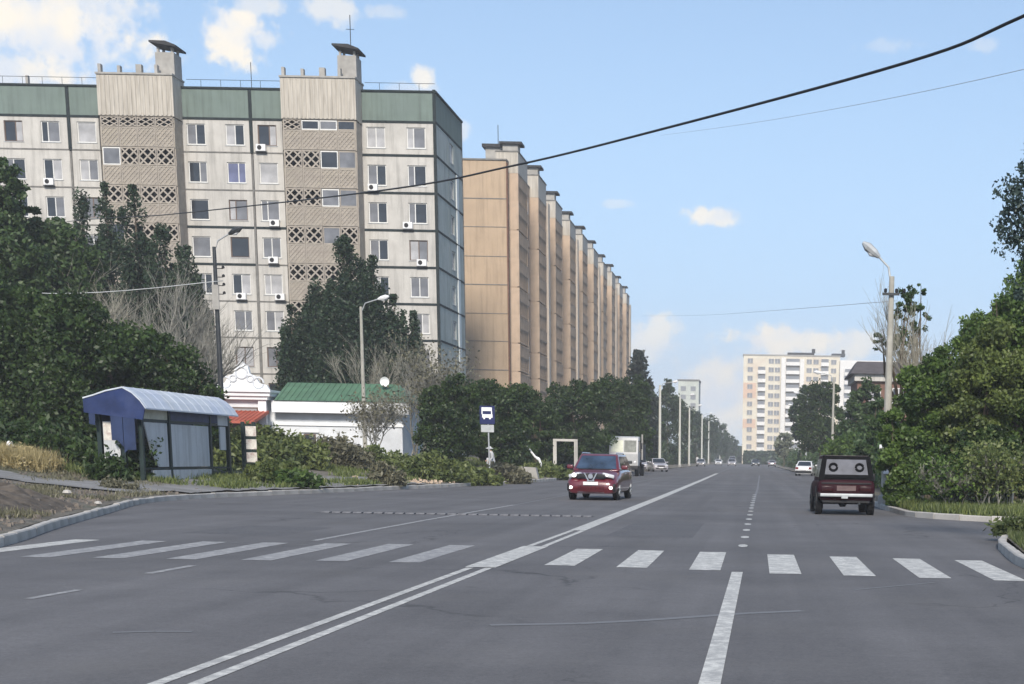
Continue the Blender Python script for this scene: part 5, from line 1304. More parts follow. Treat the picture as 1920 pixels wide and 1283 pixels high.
weed('bright leafy burdock clump on the kerb right beside the fresh green clump', -16.95, 55.8, .55, .6, 'bright', 1800, 5, .14)
weed('small grey weed tuft on the kerb left of the rubble', -15.6, 64, .55, .8, 'weed_grey', 2600, 6, .10)
weed('dark green weed clump left of the bus stop sign', -15.3, 73, 1.2, 1.1, 'weed', 6000, 7, .12)
weed('broad low weed clump at the foot of the bus stop sign', -14.2, 75, 1.5, .8, 'weed', 7000, 8, .12)
weed('grey-green weed clump between the bus stop sign and the slab', -13.6, 81, 1.4, .85, 'weed_grey', 5500, 9, .12)
weed('weed strip near the red crossover under the metal frame', -13.6, 97, 2.0, .8, 'weed', 5000, 10, .14)
weed('low weeds behind the rubble by the white house', -19.2, 78, 2.4, .9, 'weed', 7000, 11, .13)
weed('low dark weeds under the locust trees left of the shelter', -25.6, 54, 2.0, 1.1, 'dark', 6500, 12, .11)
weed('dark weed heap at the left edge behind the dry grass', -27.0, 56, 2.4, 1.2, 'dark', 6500, 13, .12)
weed('weeds growing against the front of the bus shelter', -20.9, 49.2, .5, .75, 'dark', 2400, 14, .09)
weed('climbing weeds at the near open bay of the bus shelter', -20.9, 50.6, .45, 1.5, 'dark', 3800, 15, .10)
weed('pale dry grass patch at the left edge of the photo', -24.0, 49.5, 1.15, .75, 'straw', 1500, 16, .06, name='dry_grass_clump', group=None)
weed('green tuft at the right edge on the near kerb corner', 5.6, 29.6, .75, .38, 'grass', 5000, 17, .07, name='grass_clump', group=None)
weed('small weed tuft left of the kerb corner grass', -19.1, 45.5, .5, .25, 'weed_grey', 800, 18, .06)
# grass sheets (uncountable)
def grass(name, label, pts, h, lm, seed, ls=.05):
    rng = np.random.default_rng(seed); n = len(pts)
    z = np.array([gz(p[0], p[1]) for p in pts]); P = np.column_stack([pts, z])
    d = rng.normal(size=(n, 3)) * .35; d[:, 2] = 1; d /= np.linalg.norm(d, axis=1)[:, None]; L = (h * (.4 + .9 * rng.random(n)))[:, None]
    s = rng.normal(size=(n, 3)); s[:, 2] = 0; s /= np.linalg.norm(s, axis=1)[:, None]; s *= ls * .5
    V = np.stack([P - s, P + s, P + d * L], 1).reshape(-1, 3)
    me = bpy.data.meshes.new(name); me.vertices.add(3 * n); me.vertices.foreach_set('co', V.astype(np.float32).ravel())
    me.loops.add(3 * n); me.loops.foreach_set('vertex_index', np.arange(3 * n, dtype=np.int32)); me.polygons.add(n); me.polygons.foreach_set('loop_start', np.arange(0, 3 * n, 3, dtype=np.int32))
    try: me.polygons.foreach_set('loop_total', np.full(n, 3, dtype=np.int32))
    except Exception: pass
    me.update(calc_edges=True); at = me.attributes.new('tint', 'FLOAT', 'FACE'); at.data.foreach_set('value', rng.random(n).astype(np.float32)); me.materials.append(LEAF[lm])
    o = add(None, name, me); o['kind'] = 'stuff'; o['label'] = label; return o
rng = np.random.default_rng(77)
def patchy(n, fx, y0, y1, thr, seed):
    r = np.random.default_rng(seed); y = y0 + (y1 - y0) * r.random(n) ** 1.3; x = np.array([fx(b, q) for b, q in zip(y, r.random(n))])
    k = np.sin(x * 1.9 + 1.3) * np.sin(y * .83 + x * .4) + .6 * np.sin(x * .6 - y * .37 + 2) + r.normal(size=n) * .3 > thr
    return np.column_stack([x[k], y[k]])
grass('grass', 'patchy low grass on the dusty left verge', patchy(90000, lambda y, q: interp(KL, y) - .5 - 10 * q ** 1.2, 50, 115, .25, 1), .22, 'weed', 1, .07)
grass('grass', 'sparse grass between the path and the left kerb', patchy(70000, lambda y, q: interp(KL, y) - .3 - 9 * q, 25, 54, .45, 2), .13, 'weed_grey', 2, .035)
gc_ = np.column_stack([4.1 + 7 * rng.random(70000), 20 + 13 * rng.random(70000)]); gc_ = gc_[np.array([p[0] > interp(KN, p[1]) + .2 for p in gc_])]
grass('grass', 'dense grass at the right kerb corner', gc_, .16, 'grass', 3, .03)
gp_ = np.column_stack([4.4 + 12 * rng.random(40000), 39.3 + 10 * rng.random(40000)]); gp_ = gp_[np.array([p[0] > interp(KR, p[1]) + .25 for p in gp_])]
grass('dry_grass', 'pale dry grass blades at the left edge behind the path', np.column_stack([-24.3 + 1.5 * (rng.random(9000) + rng.random(9000) - 1), 49.6 + 1.6 * (rng.random(9000) - .5)]), .62, 'straw', 6, .03)
grass('grass', 'weedy grass under the right thicket', gp_, .28, 'weed', 4, .05)
grass('grass', 'grass strip along the far right kerb', np.column_stack([6.6 + 8 * rng.random(14000), 62 + 120 * rng.random(14000)]), .4, 'mid', 5, .12)

rng = np.random.default_rng(12); n = 60000
yy = 118 + 380 * rng.random(n) ** 1.4; off_ = 2.6 + 5 * rng.random(n); xx = np.array([interp(KL, y) for y in yy]) - off_
P = np.column_stack([xx, yy, .4 + (2.6 + .9 * np.sin(yy * .21) + .5 * np.sin(yy * .7)) * rng.random(n) ** .8]); o = add(None, 'undergrowth', leaf_mesh('undergrowth', P, .30, LEAF['far'], rng)); o['kind'] = 'stuff'; o['label'] = 'dark undergrowth below the far left street trees'
n = 40000; yy = 60 + 380 * rng.random(n) ** 1.3; xx = np.array([interp(KR, y) for y in yy]) + 1.5 + 5 * rng.random(n)
P = np.column_stack([xx, yy, .2 + (2.4 + .8 * np.sin(yy * .31) + .5 * np.sin(yy * .8)) * rng.random(n) ** .8]); o = add(None, 'undergrowth', leaf_mesh('undergrowth', P, .26, LEAF['mid'], rng)); o['kind'] = 'stuff'; o['label'] = 'green undergrowth below the right verge trees'
# ------------------------------------------------------------------ pavement, shelter and street furniture
def sheet(name, inside, x0, x1, y0, y1, st, m, lift):
    mb = MB(); nx, ny = int((x1 - x0) / st), int((y1 - y0) / st); idx = {}
    rn = random.Random(4)
    def vid(i, j):
        if (i, j) not in idx:
            x, y = x0 + i * st, y0 + j * st; idx[(i, j)] = len(mb.v); mb.v.append((x, y, gz(x, y) + lift + rn.uniform(-.006, .006)))
        return idx[(i, j)]
    for i in range(nx):
        for j in range(ny):
            if inside(x0 + (i + .5) * st, y0 + (j + .5) * st): mb.f.append((vid(i, j), vid(i + 1, j), vid(i + 1, j + 1), vid(i, j + 1)))
    return structure(name, mb, m)
MT['pave'] = mat('pale_worn_pavement', (.235, .23, .225), var=.14, scale=1.6, stain=(.13, .125, .115), stain_amt=.7, stain_scale=.7, bump=.2, stretch=(.4, 1, 1))
wob = lambda x, y: .35 * math.sin(x * 1.1 + y * .7) + .25 * math.sin(x * 2.7 - y * 1.9)
def in_pave(x, y):
    k = interp(KL, y)
    return (k - 3.4 + wob(x, y) * .5 < x < k - .25 - .4 * (y < 47) and 44 < y < 68) or (x < k - 2.4 and x > -34 and 43.6 + wob(x, y) + (-.12) * (x + 20) < y < 46.6 + wob(y, x) + (-.12) * (x + 20))
sheet('pavement', in_pave, -34, -12, 40, 70, .3, MT['pave'], .04)

sx, sy0, sy1, sb, sg = -20.2, 50.0, 58.2, -21.55, .42
s = root('bus_shelter', 'old bus shelter with blue gable, pale roof and frosted white panels beside the left kerb', 'bus shelter', (-20.9, 54.2, sg))
so = s.location
part(s, 'base', MB().box(sb - .1, sx + .15, sy0 - .15, sy1 + .1, sg - .35, sg + .04), MT['grey_conc'])
for (x, y) in [(sx, sy0), (sx, 52.35), (sx, 56.25), (sx, sy1), (sb, sy0), (sb, 54.4), (sb, sy1), (-20.78, sy0)]:
    part(s, 'post', MB().box(x - .07, x + .07, y - .07, y + .07, sg + .043, 2.72), MT['shelter_post'])
part(s, 'low_wall', MB().box(sx - .05, sx + .05, 52.43, 56.17, sg + .05, .80), MT['frost'])
part(s, 'low_wall', MB().box(sx - .05, sx + .05, sy0 + .75, 52.27, sg + .05, .80), MT['frost'])
part(s, 'low_wall', MB().box(sb + .08, -20.86, sy0 - .05, sy0 + .05, sg + .05, .80), MT['frost'])
part(s, 'low_wall', MB().box(sx - .05, sx + .05, 56.33, sy1 - .08, sg + .05, .72), MT['shelter_post'])
part(s, 'wall_panel', MB().box(sx - .02, sx + .02, 52.50, 56.12, .90, 2.34), MT['frost'])
tp = MB(); tp.prism([(50.25, 2.36), (52.2, 2.36), (52.2, .9), (51.3, .9), (50.75, 1.35)], sx - .02, sx + .02, 'x'); part(s, 'wall_panel', tp, MT['frost'])
ep = part(s, 'wall_panel', MB().box(sb + .12, -20.9, sy0 - .02, sy0 + .02, .90, 2.36), MT['frost'])
part(ep, 'poster', MB().box(sb + .14, -21.05, sy0 - .03, sy0 - .0205, 1.75, 2.33), MT['poster'])
part(s, 'back_wall', MB().box(sb - .02, sb + .02, sy0 + .08, sy1 - .08, sg + .05, 2.6), MT['blue_dark'])
part(s, 'rail', MB().box(sx - .04, sx + .04, 50.15, sy1 - .1, .82, .88).box(sb + .1, -20.86, sy0 - .04, sy0 + .04, .82, .88), MT['shelter_post'])
part(s, 'rail', MB().box(sx - .04, sx + .04, 50.15, sy1 - .1, 2.38, 2.46), MT['shelter_post'])
part(s, 'fascia_board', MB().box(sx - .03, sx + .04, 50.2, 52.2, 2.47, 2.80), mat('cream_board', (.50, .50, .42), var=.12, stain=(.28, .27, .16), stain_amt=.6, stain_scale=2))
part(s, 'fascia_board', MB().box(sx - .03, sx + .05, 52.5, 57.0, 2.47, 2.86), MT['blue_sheet'])
part(s, 'fascia_board', MB().box(sx - .03, sx + .05, 57.05, sy1 + .1, 2.40, 2.84), MT['frost'])
prof = [(-21.85, 3.10), (-21.5, 3.20), (-21.1, 3.34), (-20.55, 3.46), (-20.25, 3.30), (-20.0, 3.06), (-19.82, 2.80)]
rm = MB(); pts = prof + [(x, z - .045) for x, z in reversed(prof)]
rm.prism(pts, sy0 - .45, sy1 + .2, 'y'); rf_ = part(s, 'roof', rm, MT['roof_sheet'])
rr = MB()
for i in range(12):
    y = sy0 - .3 + i * .75; rr.tube([(x, y, z + .004) for x, z in prof[3:]], .008, 4)
part(rf_, 'sheet_seams', rr, MT['roof_sheet'])
gb = MB(); g2 = [(-21.85, 2.62), (-19.95, 2.42), (-19.86, 2.78)] + [(x, z - .05) for x, z in reversed(prof[:-1])]
gb.prism(g2, sy0 - .42, sy0 - .36, 'y'); gbp = part(s, 'gable_sheet', gb, MT['blue_sheet'])
hg = MB()
for (xa, xb, zl, zr) in ((-21.0, -20.62, 2.05, 1.75), (-20.60, -20.22, 1.45, 1.9), (-21.7, -21.5, 2.36, 2.42)):
    hg.box(xa, xb, sy0 - .40, sy0 - .375, min(zl, zr), 2.56); hg.poly([(xa, sy0 - .41, zl - .1), (xb, sy0 - .41, zr - .2), (xb, sy0 - .41, 2.6), (xa, sy0 - .41, 2.6)])
part(gbp, 'torn_hanging_sheet', hg, MT['blue_dark'])
part(s, 'bench', MB().box(sb + .1, sb + .5, 51, 57.6, .82, .88).box(sb + .2, sb + .4, 51.3, 51.5, sg + .05, .815).box(sb + .2, sb + .4, 57.3, 57.5, sg + .05, .815), MT['bark'])
ws = part(s, 'notice_board', MB().box(sx - .02, sx + .03, 57.3, 57.9, 1.5, 2.36), MT['frost'])
ns = root('notice_stand', 'narrow black stand with pasted white notices just past the far end of the shelter', 'notice stand', (-19.9, 59.6, .43))
part(ns, 'post', MB().box(-20.15, -20.03, 59.55, 59.65, .43, 2.6).box(-19.72, -19.60, 59.55, 59.65, .43, 2.6), MT['shelter_post'])
part(ns, 'board', MB().box(-20.0, -19.75, 59.56, 59.62, 1.0, 2.5), MT['shelter_post'])
for z in (1.05, 1.55, 2.05): part(ns, 'notice', MB().box(-19.99 + .03, -19.55, 59.535, 59.548, z, z + .38), MT['poster'])

def street_lamp(label, x, y, h, armv, m='pole', r0=.14, r1=.08, group='street lamps', head='lamp_white', lean=(0, 0), name='street_lamp', zb=None):
    z0 = gz(x, y) if zb is None else zb
    o = root(name, label, 'street lamp', (x, y, z0), 0, group)
    top = (x + lean[0], y + lean[1], h)
    part(o, 'pole', MB().tube([(x, y, z0 - .3), (x + lean[0] * .5, y + lean[1] * .5, (z0 + h) / 2), top], [r0, (r0 + r1) / 2, r1], 10), MT[m])
    part(o, 'base_collar', MB().lathe([(r0 * 1.5, 0), (r0 * 1.5, .25), (r0, .3)], (x, y, z0), 10), MT['grey_conc'])
    dx, dy, dz = armv; e = (top[0] + dx, top[1] + dy, top[2] + dz)
    part(o, 'arm', MB().tube([(top[0], top[1], top[2] - .35), (top[0] + dx * .25, top[1] + dy * .25, top[2] + dz * .45), e], .035, 7), MT['galv'])
    d = Vector((dx, dy, dz)); d.z *= .6; d.normalize(); e = Vector(e)
    hp = MB().tube([e - d * .05, e + d * .15, e + d * .45, e + d * .65], [.06, .13, .15, .05], 8); part(o, 'lamp_head', hp, MT[head])
    part(o, 'diffuser', MB().tube([e + d * .15 + Vector((0, 0, -.09)), e + d * .3 + Vector((0, 0, -.13)), e + d * .5 + Vector((0, 0, -.09))], [.05, .08, .04], 8), MT['lamp_glass'])
    return o
street_lamp('pale concrete street lamp in front of the right end of the white house', -23.65, 92, 10.0, (1.1, -.1, .45), head='lamp_white')
l = street_lamp('old dark lamp pole with line insulators beside the dark locust trees', -25.2, 72, 10.7, (.75, 0, .6), m='dark_metal', head='dark_metal', group='old poles')
part(l, 'cable_box', MB().box(-25.33, -25.03, 71.8, 71.86, 7.9, 9.0), MT['grey_conc'])
for k in range(4): part(l, 'insulator', MB().tube([(-25.1, 72, 8.6 + .38 * k), (-24.85, 72, 8.6 + .38 * k)], .02, 5).lathe([(.03, 0), (.07, .02), (.07, .09), (.03, .13)], (-24.83, 72, 8.6 + .38 * k), 8), MT['black_plastic'])
for i, (x, y, h) in enumerate([(-12.25, 193, 10.5), (-12.25, 243, 11.0), (-12.2, 276, 10.5), (-12.2, 340, 11.0), (-12.1, 385, 10.8), (-12.0, 500, 10.6)]):
    street_lamp(['nearest pale lamp post of the far left row, behind the lorry', 'second pale lamp post of the far left row', 'third pale lamp post of the far left row, beside the dark tree', 'fourth lamp post of the far left row', 'fifth lamp post of the far left row', 'last tiny lamp post of the far left row'][i], x, y, h, (1.6, 0, .4), r0=.19, r1=.14, m='far_pole')
for i, (x, y, h) in enumerate([(6.95, 140, 9.0), (6.6, 203, 9.9), (6.75, 245, 9.8)]):
    street_lamp(['tallest pale lamp post on the right verge left of the brick house', 'grey lamp post on the right verge in front of the tower balconies', 'farthest and shortest lamp post on the right verge'][i], x, y, h, (-1.2, 0, .35), r0=.14, r1=.09, m='pole' if i == 0 else 'galv')
rp = street_lamp('thick weathered concrete lamp pole with floodlight arm at the side street corner', 4.27, 50.0, 7.35, (-.46, 0, .62), r0=.155, r1=.085, group='old poles', head='galv', lean=(-.02, 0))
part(rp, 'crossarm', MB().box(3.95, 4.5, 49.82, 49.86, 6.75, 6.83), MT['dark_metal'])
for k in (-.45, -.1, .15): part(rp, 'insulator', MB().lathe([(.03, 0), (.05, .02), (.05, .1), (.02, .13)], (4.5 + k, 49.84, 6.835), 8), MT['black_plastic'])
for i, (x, z, w, h) in enumerate([(3.98, 2.02, .10, .10), (4.08, 1.82, .10, .09), (4.28, 1.28, .14, .16), (4.05, 2.22, .07, .08)]):
    o = root('pasted_notice', ['small white plate on the right pole, second from top', 'white plate low of the two beside the leaves on the right pole', 'lowest and largest pasted white notice on the right concrete pole', 'topmost tiny white plate on the right concrete pole'][i], 'notice', (4.4, 49.7, z - h))
    part(o, 'sheet', MB().box(4.02 + (x - 4.0) * .5, 4.02 + (x - 4.0) * .5 + w * 1.3, 49.70, 49.72, z - h, z + h * .3), MT['sign_white'])
    part(o, 'bracket', MB().box(4.04 + (x - 4.0) * .5, 4.22, 49.725, 49.86, z - h * .5, z - h * .5 + .02), MT['dark_metal'])
    o.name = 'pasted_notice' if i == 0 else o.name

# bus stop sign
bs = root('bus_stop_sign', 'dark blue bus stop sign with white bus pictogram on a thin grey post', 'road sign', (-13.55, 77, gz(-13.55, 77)))
bz = gz(-13.55, 77)
part(bs, 'post', MB().tube([(-13.5, 77, bz - .2), (-13.56, 77, 3.9)], .04, 8), MT['galv'])
pl = part(bs, 'sign_plate', MB().box(-13.96, -13.20, 76.93, 76.955, 3.02, 3.92), MT['sign_blue'])
X0 = -13.86
pic = MB(); pic.box(X0, X0 + .52, 76.915, 76.929, 3.66, 3.84); pic.box(X0 + .03, X0 + .55, 76.915, 76.929, 3.33, 3.50)
pic.box(X0 - .0, X0 + .05, 76.915, 76.929, 3.50, 3.66); pic.box(X0 + .48, X0 + .53, 76.915, 76.929, 3.50, 3.66)
part(pl, 'bus_pictogram', pic, MT['sign_white'])
wc = MB(); wc.lathe([(.05, -.008), (.05, 0)], (X0 + .13, 76.925, 3.30), 10, 'y').lathe([(.05, -.008), (.05, 0)], (X0 + .42, 76.925, 3.30), 10, 'y'); part(pl, 'bus_wheels', wc, MT['sign_white'])
part(bs, 'timetable_plate', MB().box(-13.9, -13.25, 76.93, 76.95, 2.62, 2.98), MT['galv'])
# metal frame
cf = root('metal_frame', 'empty pale metal frame standing on the verge behind the red crossover', 'frame', (-13.1, 105, gz(-13.1, 105)))
for x in (-13.9, -12.45): part(cf, 'post', MB().box(x - .12, x + .12, 104.95, 105.05, .15, 2.50), MT['panel'])
part(cf, 'crossbar', MB().box(-14.02, -12.33, 104.94, 105.06, 2.503, 2.66), MT['panel'])
cb = root('concrete_block', 'low concrete block on the verge left of the red crossover', 'concrete block', (-13.5, 91, gz(-13.5, 91)))
m_ = MB(); m_.prism([(-13.95, .1), (-13.0, .1), (-13.15, .80), (-14.05, .84)], 90.6, 91.2, 'y'); me = fixn(m_.mesh('block', MT['grey_conc'], cb.location)); add(cb, 'block', me)
pp = root('bent_pipe', 'bent white pipe leaning in front of the dark bushes right of the bus stop sign', 'pipe', (-14.0, 96, gz(-14, 96)))
part(pp, 'pipe', MB().tube([(-14.45, 96, 2.05), (-14.2, 96, 1.72), (-13.95, 96, 1.42), (-13.72, 96, 1.28), (-13.60, 96, 1.0), (-13.58, 96, .2)], [.05, .07, .07, .09, .075, .07], 8), MT['lamp_white'])
part(pp, 'joint_collar', MB().tube([(-13.86, 96, 1.36), (-13.72, 96, 1.28)], .095, 8), MT['sign_white'])
for (lab, P, r) in [('white tipped leaning stake left of the bus shelter', [(-24.25, 55, gz(-24.2, 55) - .1), (-24.3, 55, 1.12), (-24.62, 55, 1.36)], .035), ('pale broken stake leaning in the dry grass at the left edge', [(-23.55, 49.8, gz(-23.6, 49.8) - .1), (-23.9, 49.8, .95), (-24.4, 49.8, 1.55)], .05)]:
    o = root('leaning_stake', lab, 'stake', (P[0][0], P[0][1], P[0][2] + .1)); part(o, 'stake', MB().tube(P, [r, r, r * 1.1], 7), MT['pole']); part(o, 'tip', MB().tube([P[2], (P[2][0] - .1, P[2][1], P[2][2] + .04)], [r * 2.2, r * 1.8], 8), MT['sign_white'])
lb = root('litter_bag', 'tiny white litter bag lying in the weeds left of the bus stop sign', 'litter', (-15.8, 76, gz(-15.8, 76)))
part(lb, 'bag', MB().lathe([(.03, 0), (.16, .06), (.17, .18), (.06, .30), (.02, .32)], (-15.8, 76, gz(-15.8, 76) + .35), 9), MT['sign_white'])
# light fence frame in the right thicket
ff = root('fence_frame', 'thin pale fence frame half hidden in the dry shrubs on the right', 'fence', (6.9, 44.8, gz(6.9, 44.8)))
for x in (6.33, 7.6): part(ff, 'post', MB().tube([(x, 44.8, .1), (x, 44.8, 1.72)], .03, 6), MT['galv'])
part(ff, 'rail', MB().tube([(6.33, 44.8, 1.72), (7.6, 44.8, 1.68)], .028, 6), MT['galv'])
for k in range(9): part(ff, 'wire', MB().tube([(6.33 + .14 * (k + 1), 44.8, .25), (6.33 + .14 * (k + 1), 44.8, 1.69)], .008, 4), MT['galv'])

# overhead cables
def cable(name, label, P, r, m='black_plastic', n=8):
    # smooth through the given points
    Q = [Vector(p) for p in P]; out = []
    for i in range(len(Q) - 1):
        p0, p1, p2, p3 = Q[max(i - 1, 0)], Q[i], Q[i + 1], Q[min(i + 2, len(Q) - 1)]
        for k in range(8):
            t = k / 8; out.append(.5 * ((2 * p1) + (-p0 + p2) * t + (2 * p0 - 5 * p1 + 4 * p2 - p3) * t * t + (-p0 + 3 * p1 - 3 * p2 + p3) * t ** 3))
    out.append(Q[-1]); mb = MB().tube(out, r, n)
    o = part(None, name, mb, MT[m], smooth=True); tag(o, label, 'cable', 'overhead cables'); return o
cable('overhead_cable', 'thick black overhead cable sagging across the whole sky', [(4.5, 14, 6.35), (2.75, 17, 6.16), (1.69, 18.8, 6.12), (-1.45, 24.1, 6.43), (-4.69, 29.6, 6.83), (-9.18, 37.2, 7.57), (-22.6, 60, 10.33), (-28.05, 69.3, 11.55), (-37.9, 86, 13.7), (-46.2, 100, 15.2)], .019)
cable('overhead_cable', 'very thin wire high above the street, upper right', [(4.55, 16, 6.1), (3.27, 20, 6.36), (.14, 40, 9.9), (-4.5, 70, 15.5)], .004, 'galv')
cable('overhead_cable', 'thin level wire running from the right concrete pole to the far side of the street', [(4.4, 50, 6.6), (.24, 100, 10.9), (-6.2, 165, 16.5), (-20, 262, 25)], .009, 'galv')
cable('overhead_cable', 'thin wire running from the old dark pole towards the left trees', [(-24.85, 72, 9.2), (-32, 70, 8.3), (-41, 68, 8.8)], .018, 'galv')

# people
def body_mesh(name, J, E, mats, zone):
    me = bpy.data.meshes.new(name + '_cage'); me.from_pydata([j[:3] for j in J], E, [])
    o = bpy.data.objects.new('tmp', me); link(o)
    md = o.modifiers.new('s', 'SKIN'); 
    for v, j in zip(me.skin_vertices[0].data, J): v.radius = (j[3], j[4] if len(j) > 4 else j[3])
    me.skin_vertices[0].data[0].use_root = True
    ss = o.modifiers.new('u', 'SUBSURF'); ss.levels = 2; ss.render_levels = 2
    dg = bpy.context.evaluated_depsgraph_get(); dg.update()
    out = bpy.data.meshes.new_from_object(o.evaluated_get(dg)); out.name = name
    bpy.data.objects.remove(o)
    out.materials.clear()
    for m in mats: out.materials.append(MT[m])
    for p in out.polygons:
        p.material_index = zone(p.center); p.use_smooth = True
    return out
J = [(0, 0, .94, .15, .11), (0, -.03, 1.12, .14, .10), (0, -.09, 1.32, .17, .11), (0, -.14, 1.46, .07, .07), (0, -.20, 1.56, .085, .095), (0, -.21, 1.66, .08, .09),
     (.10, .01, .88, .095, .10), (.12, -.03, .50, .062, .07), (.13, .03, .09, .045, .05), (.13, -.10, .04, .045, .035),
     (-.10, .01, .88, .095, .10), (-.11, .02, .50, .062, .07), (-.12, .10, .09, .045, .05), (-.12, -.03, .04, .045, .035),
     (.22, -.10, 1.38, .06, .06), (.29, -.10, 1.12, .045, .045), (.27, -.28, .94, .035, .035), (.26, -.34, .87, .04, .025),
     (-.22, -.10, 1.38, .06, .06), (-.28, -.12, 1.12, .045, .045), (-.24, -.32, .98, .035, .035), (-.22, -.39, .93, .04, .025)]
Eb = [(0, 1), (1, 2), (2, 3), (3, 4), (4, 5), (0, 6), (6, 7), (7, 8), (8, 9), (0, 10), (10, 11), (11, 12), (12, 13), (2, 14), (14, 15), (15, 16), (16, 17), (2, 18), (18, 19), (19, 20), (20, 21)]
def zone(c):
    if c.z > 1.475: return 0
    if abs(c.x) > .18 and c.z < 1.0: return 0
    if c.z > .93: return 1
    return 2
bm_ = body_mesh('body', J, Eb, ['skin', 'cloth_grey', 'cloth_white'], zone)
hair = MB().lathe([(.03, -.06), (.098, -.02), (.105, .05), (.08, .11), (.03, .14)], (0, -.185, 1.60), 12).mesh('hair', MT['cloth_grey'], smooth=True)
nose = MB().prism([(-.300, 1.56), (-.325, 1.565), (-.295, 1.61)], -.012, .012, 'x').mesh('nose', MT['skin'])
def person(label, x, y, rz, bm, hm, s=1.0, zz=None):
    o = root('person', label, 'person', (x, y, gz(x, y) if zz is None else zz), rz)
    add(o, 'body', bm, scale=(s,) * 3); add(o, 'hair', hm, scale=(s,) * 3); add(o, 'nose', nose, scale=(s,) * 3)
    return o
person('person in pale clothes and light hat stooping right of the bus stop sign', -14.1, 81.5, R_(-70), bm_, hair)
for o in [bpy.data.objects['person']]:
    add(o, 'hat_brim', MB().lathe([(.05, .02), (.20, -.01), (.20, .01), (.06, .05)], (0, -.19, 1.62), 14).mesh('hat_brim', MT['cloth_white']))
    add(o, 'shoulder_bag', bevelled(MB().box(-.42, -.22, -.30, .02, .78, 1.12), 'shoulder_bag', MT['cloth_grey'], .04))
dz = body_mesh('body', J, Eb, ['skin', 'cloth_white', 'cloth_dark'], zone)
hd = MB().lathe([(.03, -.06), (.098, -.02), (.105, .05), (.08, .11), (.03, .14)], (0, -.185, 1.60), 12).mesh('hair', MT['hair'])
person('distant pedestrian in a white top on the left pavement by the fourth lamp post', -13.0, 335, R_(20), dz, hd, 1.05)
person('distant pedestrian in dark trousers walking behind the white-topped one', -12.5, 350, R_(0), dz, hd, 1.0)

# rubble on the near left corner
def stones(name, label, pts, smin, smax, seed, m='stone'):
    rn = random.Random(seed); mb = MB()
    for (x, y) in pts:
        s_ = rn.uniform(smin, smax) * rn.uniform(.5, 1); z = gz(x, y) + s_ * .2
        if seed == 7:
            if x > interp(KL, y) - .4: continue
            dd = max(0, 1 - ((x + 15.9) / 2.6) ** 2 - ((y - 32) / 4.2) ** 2) * max(0, min(1, (interp(KL, y) - .35 - x) / 1.6)); z = gz(x, y) - .10 + .38 * dd ** .7 + dd * (.10 * math.sin(x * 0) )
        i = len(mb.v); a = rn.uniform(0, 3.14); fl = rn.uniform(.4, .8)
        for (px, py, pz) in ((-1, -1, -1), (1, -1, -1), (1, 1, -1), (-1, 1, -1), (-.7, -.7, 1), (.75, -.6, 1), (.6, .8, 1), (-.8, .6, 1)):
            q = (px * rn.uniform(.7, 1.2), py * rn.uniform(.6, 1.1), pz * fl * rn.uniform(.7, 1.2))
            mb.v.append((x + (q[0] * math.cos(a) - q[1] * math.sin(a)) * s_, y + (q[0] * math.sin(a) + q[1] * math.cos(a)) * s_, z + q[2] * s_))
        for q in ((0, 3, 2, 1), (4, 5, 6, 7), (0, 1, 5, 4), (1, 2, 6, 5), (2, 3, 7, 6), (3, 0, 4, 7)): mb.f.append(tuple(i + k for k in q))
    o = part(None, name, mb, MT[m]); o['kind'] = 'stuff'; o['label'] = label; return o
rn = random.Random(8)
stones('rubble', 'small stones and clods scattered along the left kerb', [((lambda y: interp(KL, y) - .35 - 5.5 * rn.random() ** 1.3)(y), y) for y in [24 + 26 * rn.random() for _ in range(1500)]], .015, .07, 1)
stones('clods', 'dark clods and lumps on the earth heap', [(-15.9 + 2.3 * rn.uniform(-1, 1) * .9, 32 + 4 * rn.uniform(-1, 1) * .9) for _ in range(520)], .02, .08, 7, 'stone')
stones('gravel', 'reddish gravel and broken brick on the verge before the bus sign', [(interp(KL, y) - .4 - 2.6 * rn.random(), y) for y in [60 + 16 * rn.random() for _ in range(260)]], .03, .12, 2, 'tan_light')
from mathutils import noise as mnoise
mm = MB(); n = 70; rn = random.Random(3)
for i in range(n + 1):
    for jx in range(n + 1):
        u, v = i / n * 2 - 1, jx / n * 2 - 1
        x, y = -15.9 + u * 2.6, 32.0 + v * 4.2; d = max(0, 1 - (u * u + v * v)) * max(0, min(1, (interp(KL, y) - .35 - x) / 1.6)); z = gz(x, y) - .1 + .50 * d ** .7 + d ** .5 * (.20 * mnoise.fractal(Vector((x * 1.6, y * 1.6, 0)), .9, 2.1, 6) + rn.uniform(-.02, .02))
        if x > interp(KL, y) - .2: z = -.2
        mm.v.append((x, y, z))
for i in range(n):
    for jx in range(n):
        a = i * (n + 1) + jx; mm.f.append((a, a + n + 1, a + n + 2, a + 1))
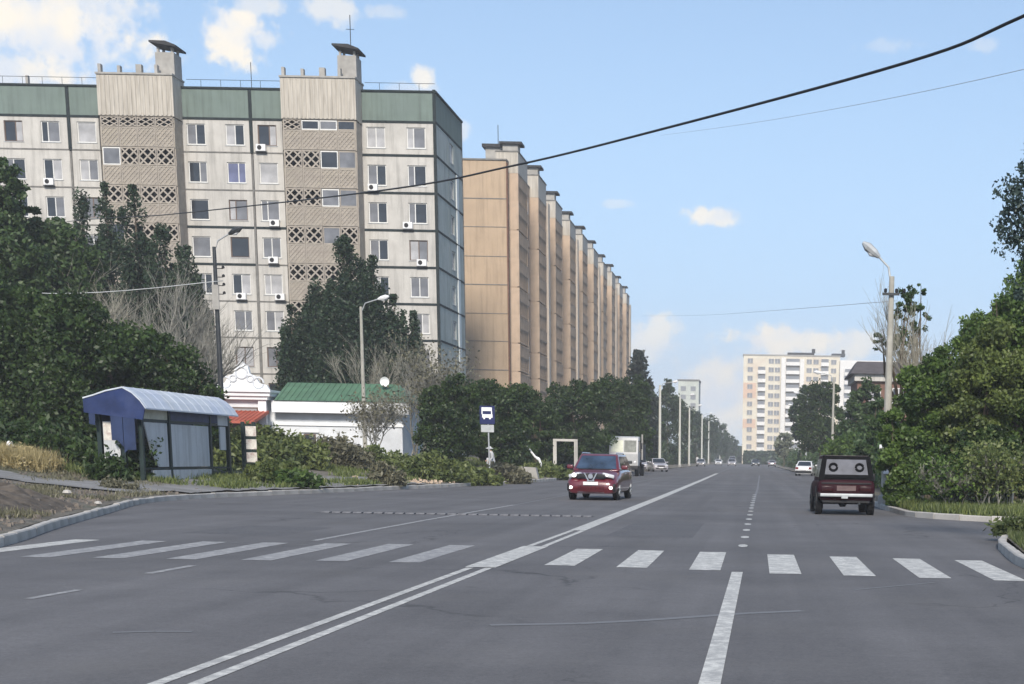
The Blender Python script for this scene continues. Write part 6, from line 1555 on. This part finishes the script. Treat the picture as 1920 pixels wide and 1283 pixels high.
o = part(None, 'earth_heap', mm, mat('dark_clayey_earth', (.085, .070, .055), var=.4, scale=3.5, stain=(.16, .135, .11), stain_amt=.7, stain_scale=2.4, bump=.9), smooth=True); tag(o, 'low dark heap of earth and clods at the left edge beside the kerb', 'earth heap')
for i, (x, y, s_) in enumerate([(-15.2, 33.4, .10), (-15.75, 36.2, .09)]):
    mb = MB(); rn = random.Random(i); o = root('stone', ['pale stone lying on the dark earth heap', 'pale stone on the path edge behind the earth heap'][i], 'stone', (x, y, gz(x, y)))
    part(o, 'rock', MB().lathe([(s_ * .4, 0), (s_, s_ * .3), (s_ * .8, s_ * .8), (s_ * .3, s_)], (x, y, gz(x, y) + .3 * (i == 0)), 7), MT['kerb'])

# distant wood along the horizon
rng = np.random.default_rng(9); n = 26000
xx = -190 + 420 * rng.random(n); yy = 600 + 260 * rng.random(n); hh = (8 + 3 * np.sin(xx * .07) + 2 * np.sin(xx * .23 + 1)) * rng.random(n) ** .6
P = np.column_stack([xx, yy, hh]); o = add(None, 'distant_woods', leaf_mesh('distant_woods', P, 3.0, LEAF['far'], rng)); o['kind'] = 'stuff'; o['label'] = 'low dark woodland along the horizon'
rng = np.random.default_rng(10); n = 9000
P = np.column_stack([-4 + 16 * rng.random(n), 485 + 25 * rng.random(n), 3.2 * rng.random(n) ** .7 * (1 + .3 * np.sin(np.arange(n)))]); o = add(None, 'undergrowth', leaf_mesh('undergrowth', P, .9, LEAF['far'], rng)); o['kind'] = 'stuff'; o['label'] = 'low shrubbery at the foot of the distant tower'

# air
hz = MB().box(-420, 420, -60, 1050, -3, 60)
hm = bpy.data.materials.new('air'); hm.use_nodes = True; nt = hm.node_tree
nt.nodes.remove(nt.nodes['Principled BSDF']); pv = nt.nodes.new('ShaderNodeVolumePrincipled')
pv.inputs['Color'].default_value = (.92, .95, 1, 1); pv.inputs['Density'].default_value = .0006
nt.links.new(pv.outputs[0], nt.nodes['Material Output'].inputs['Volume'])
ho = add(None, 'haze', fixn(hz.mesh('haze', hm))); ho['kind'] = 'stuff'; ho['label'] = 'thin summer haze'
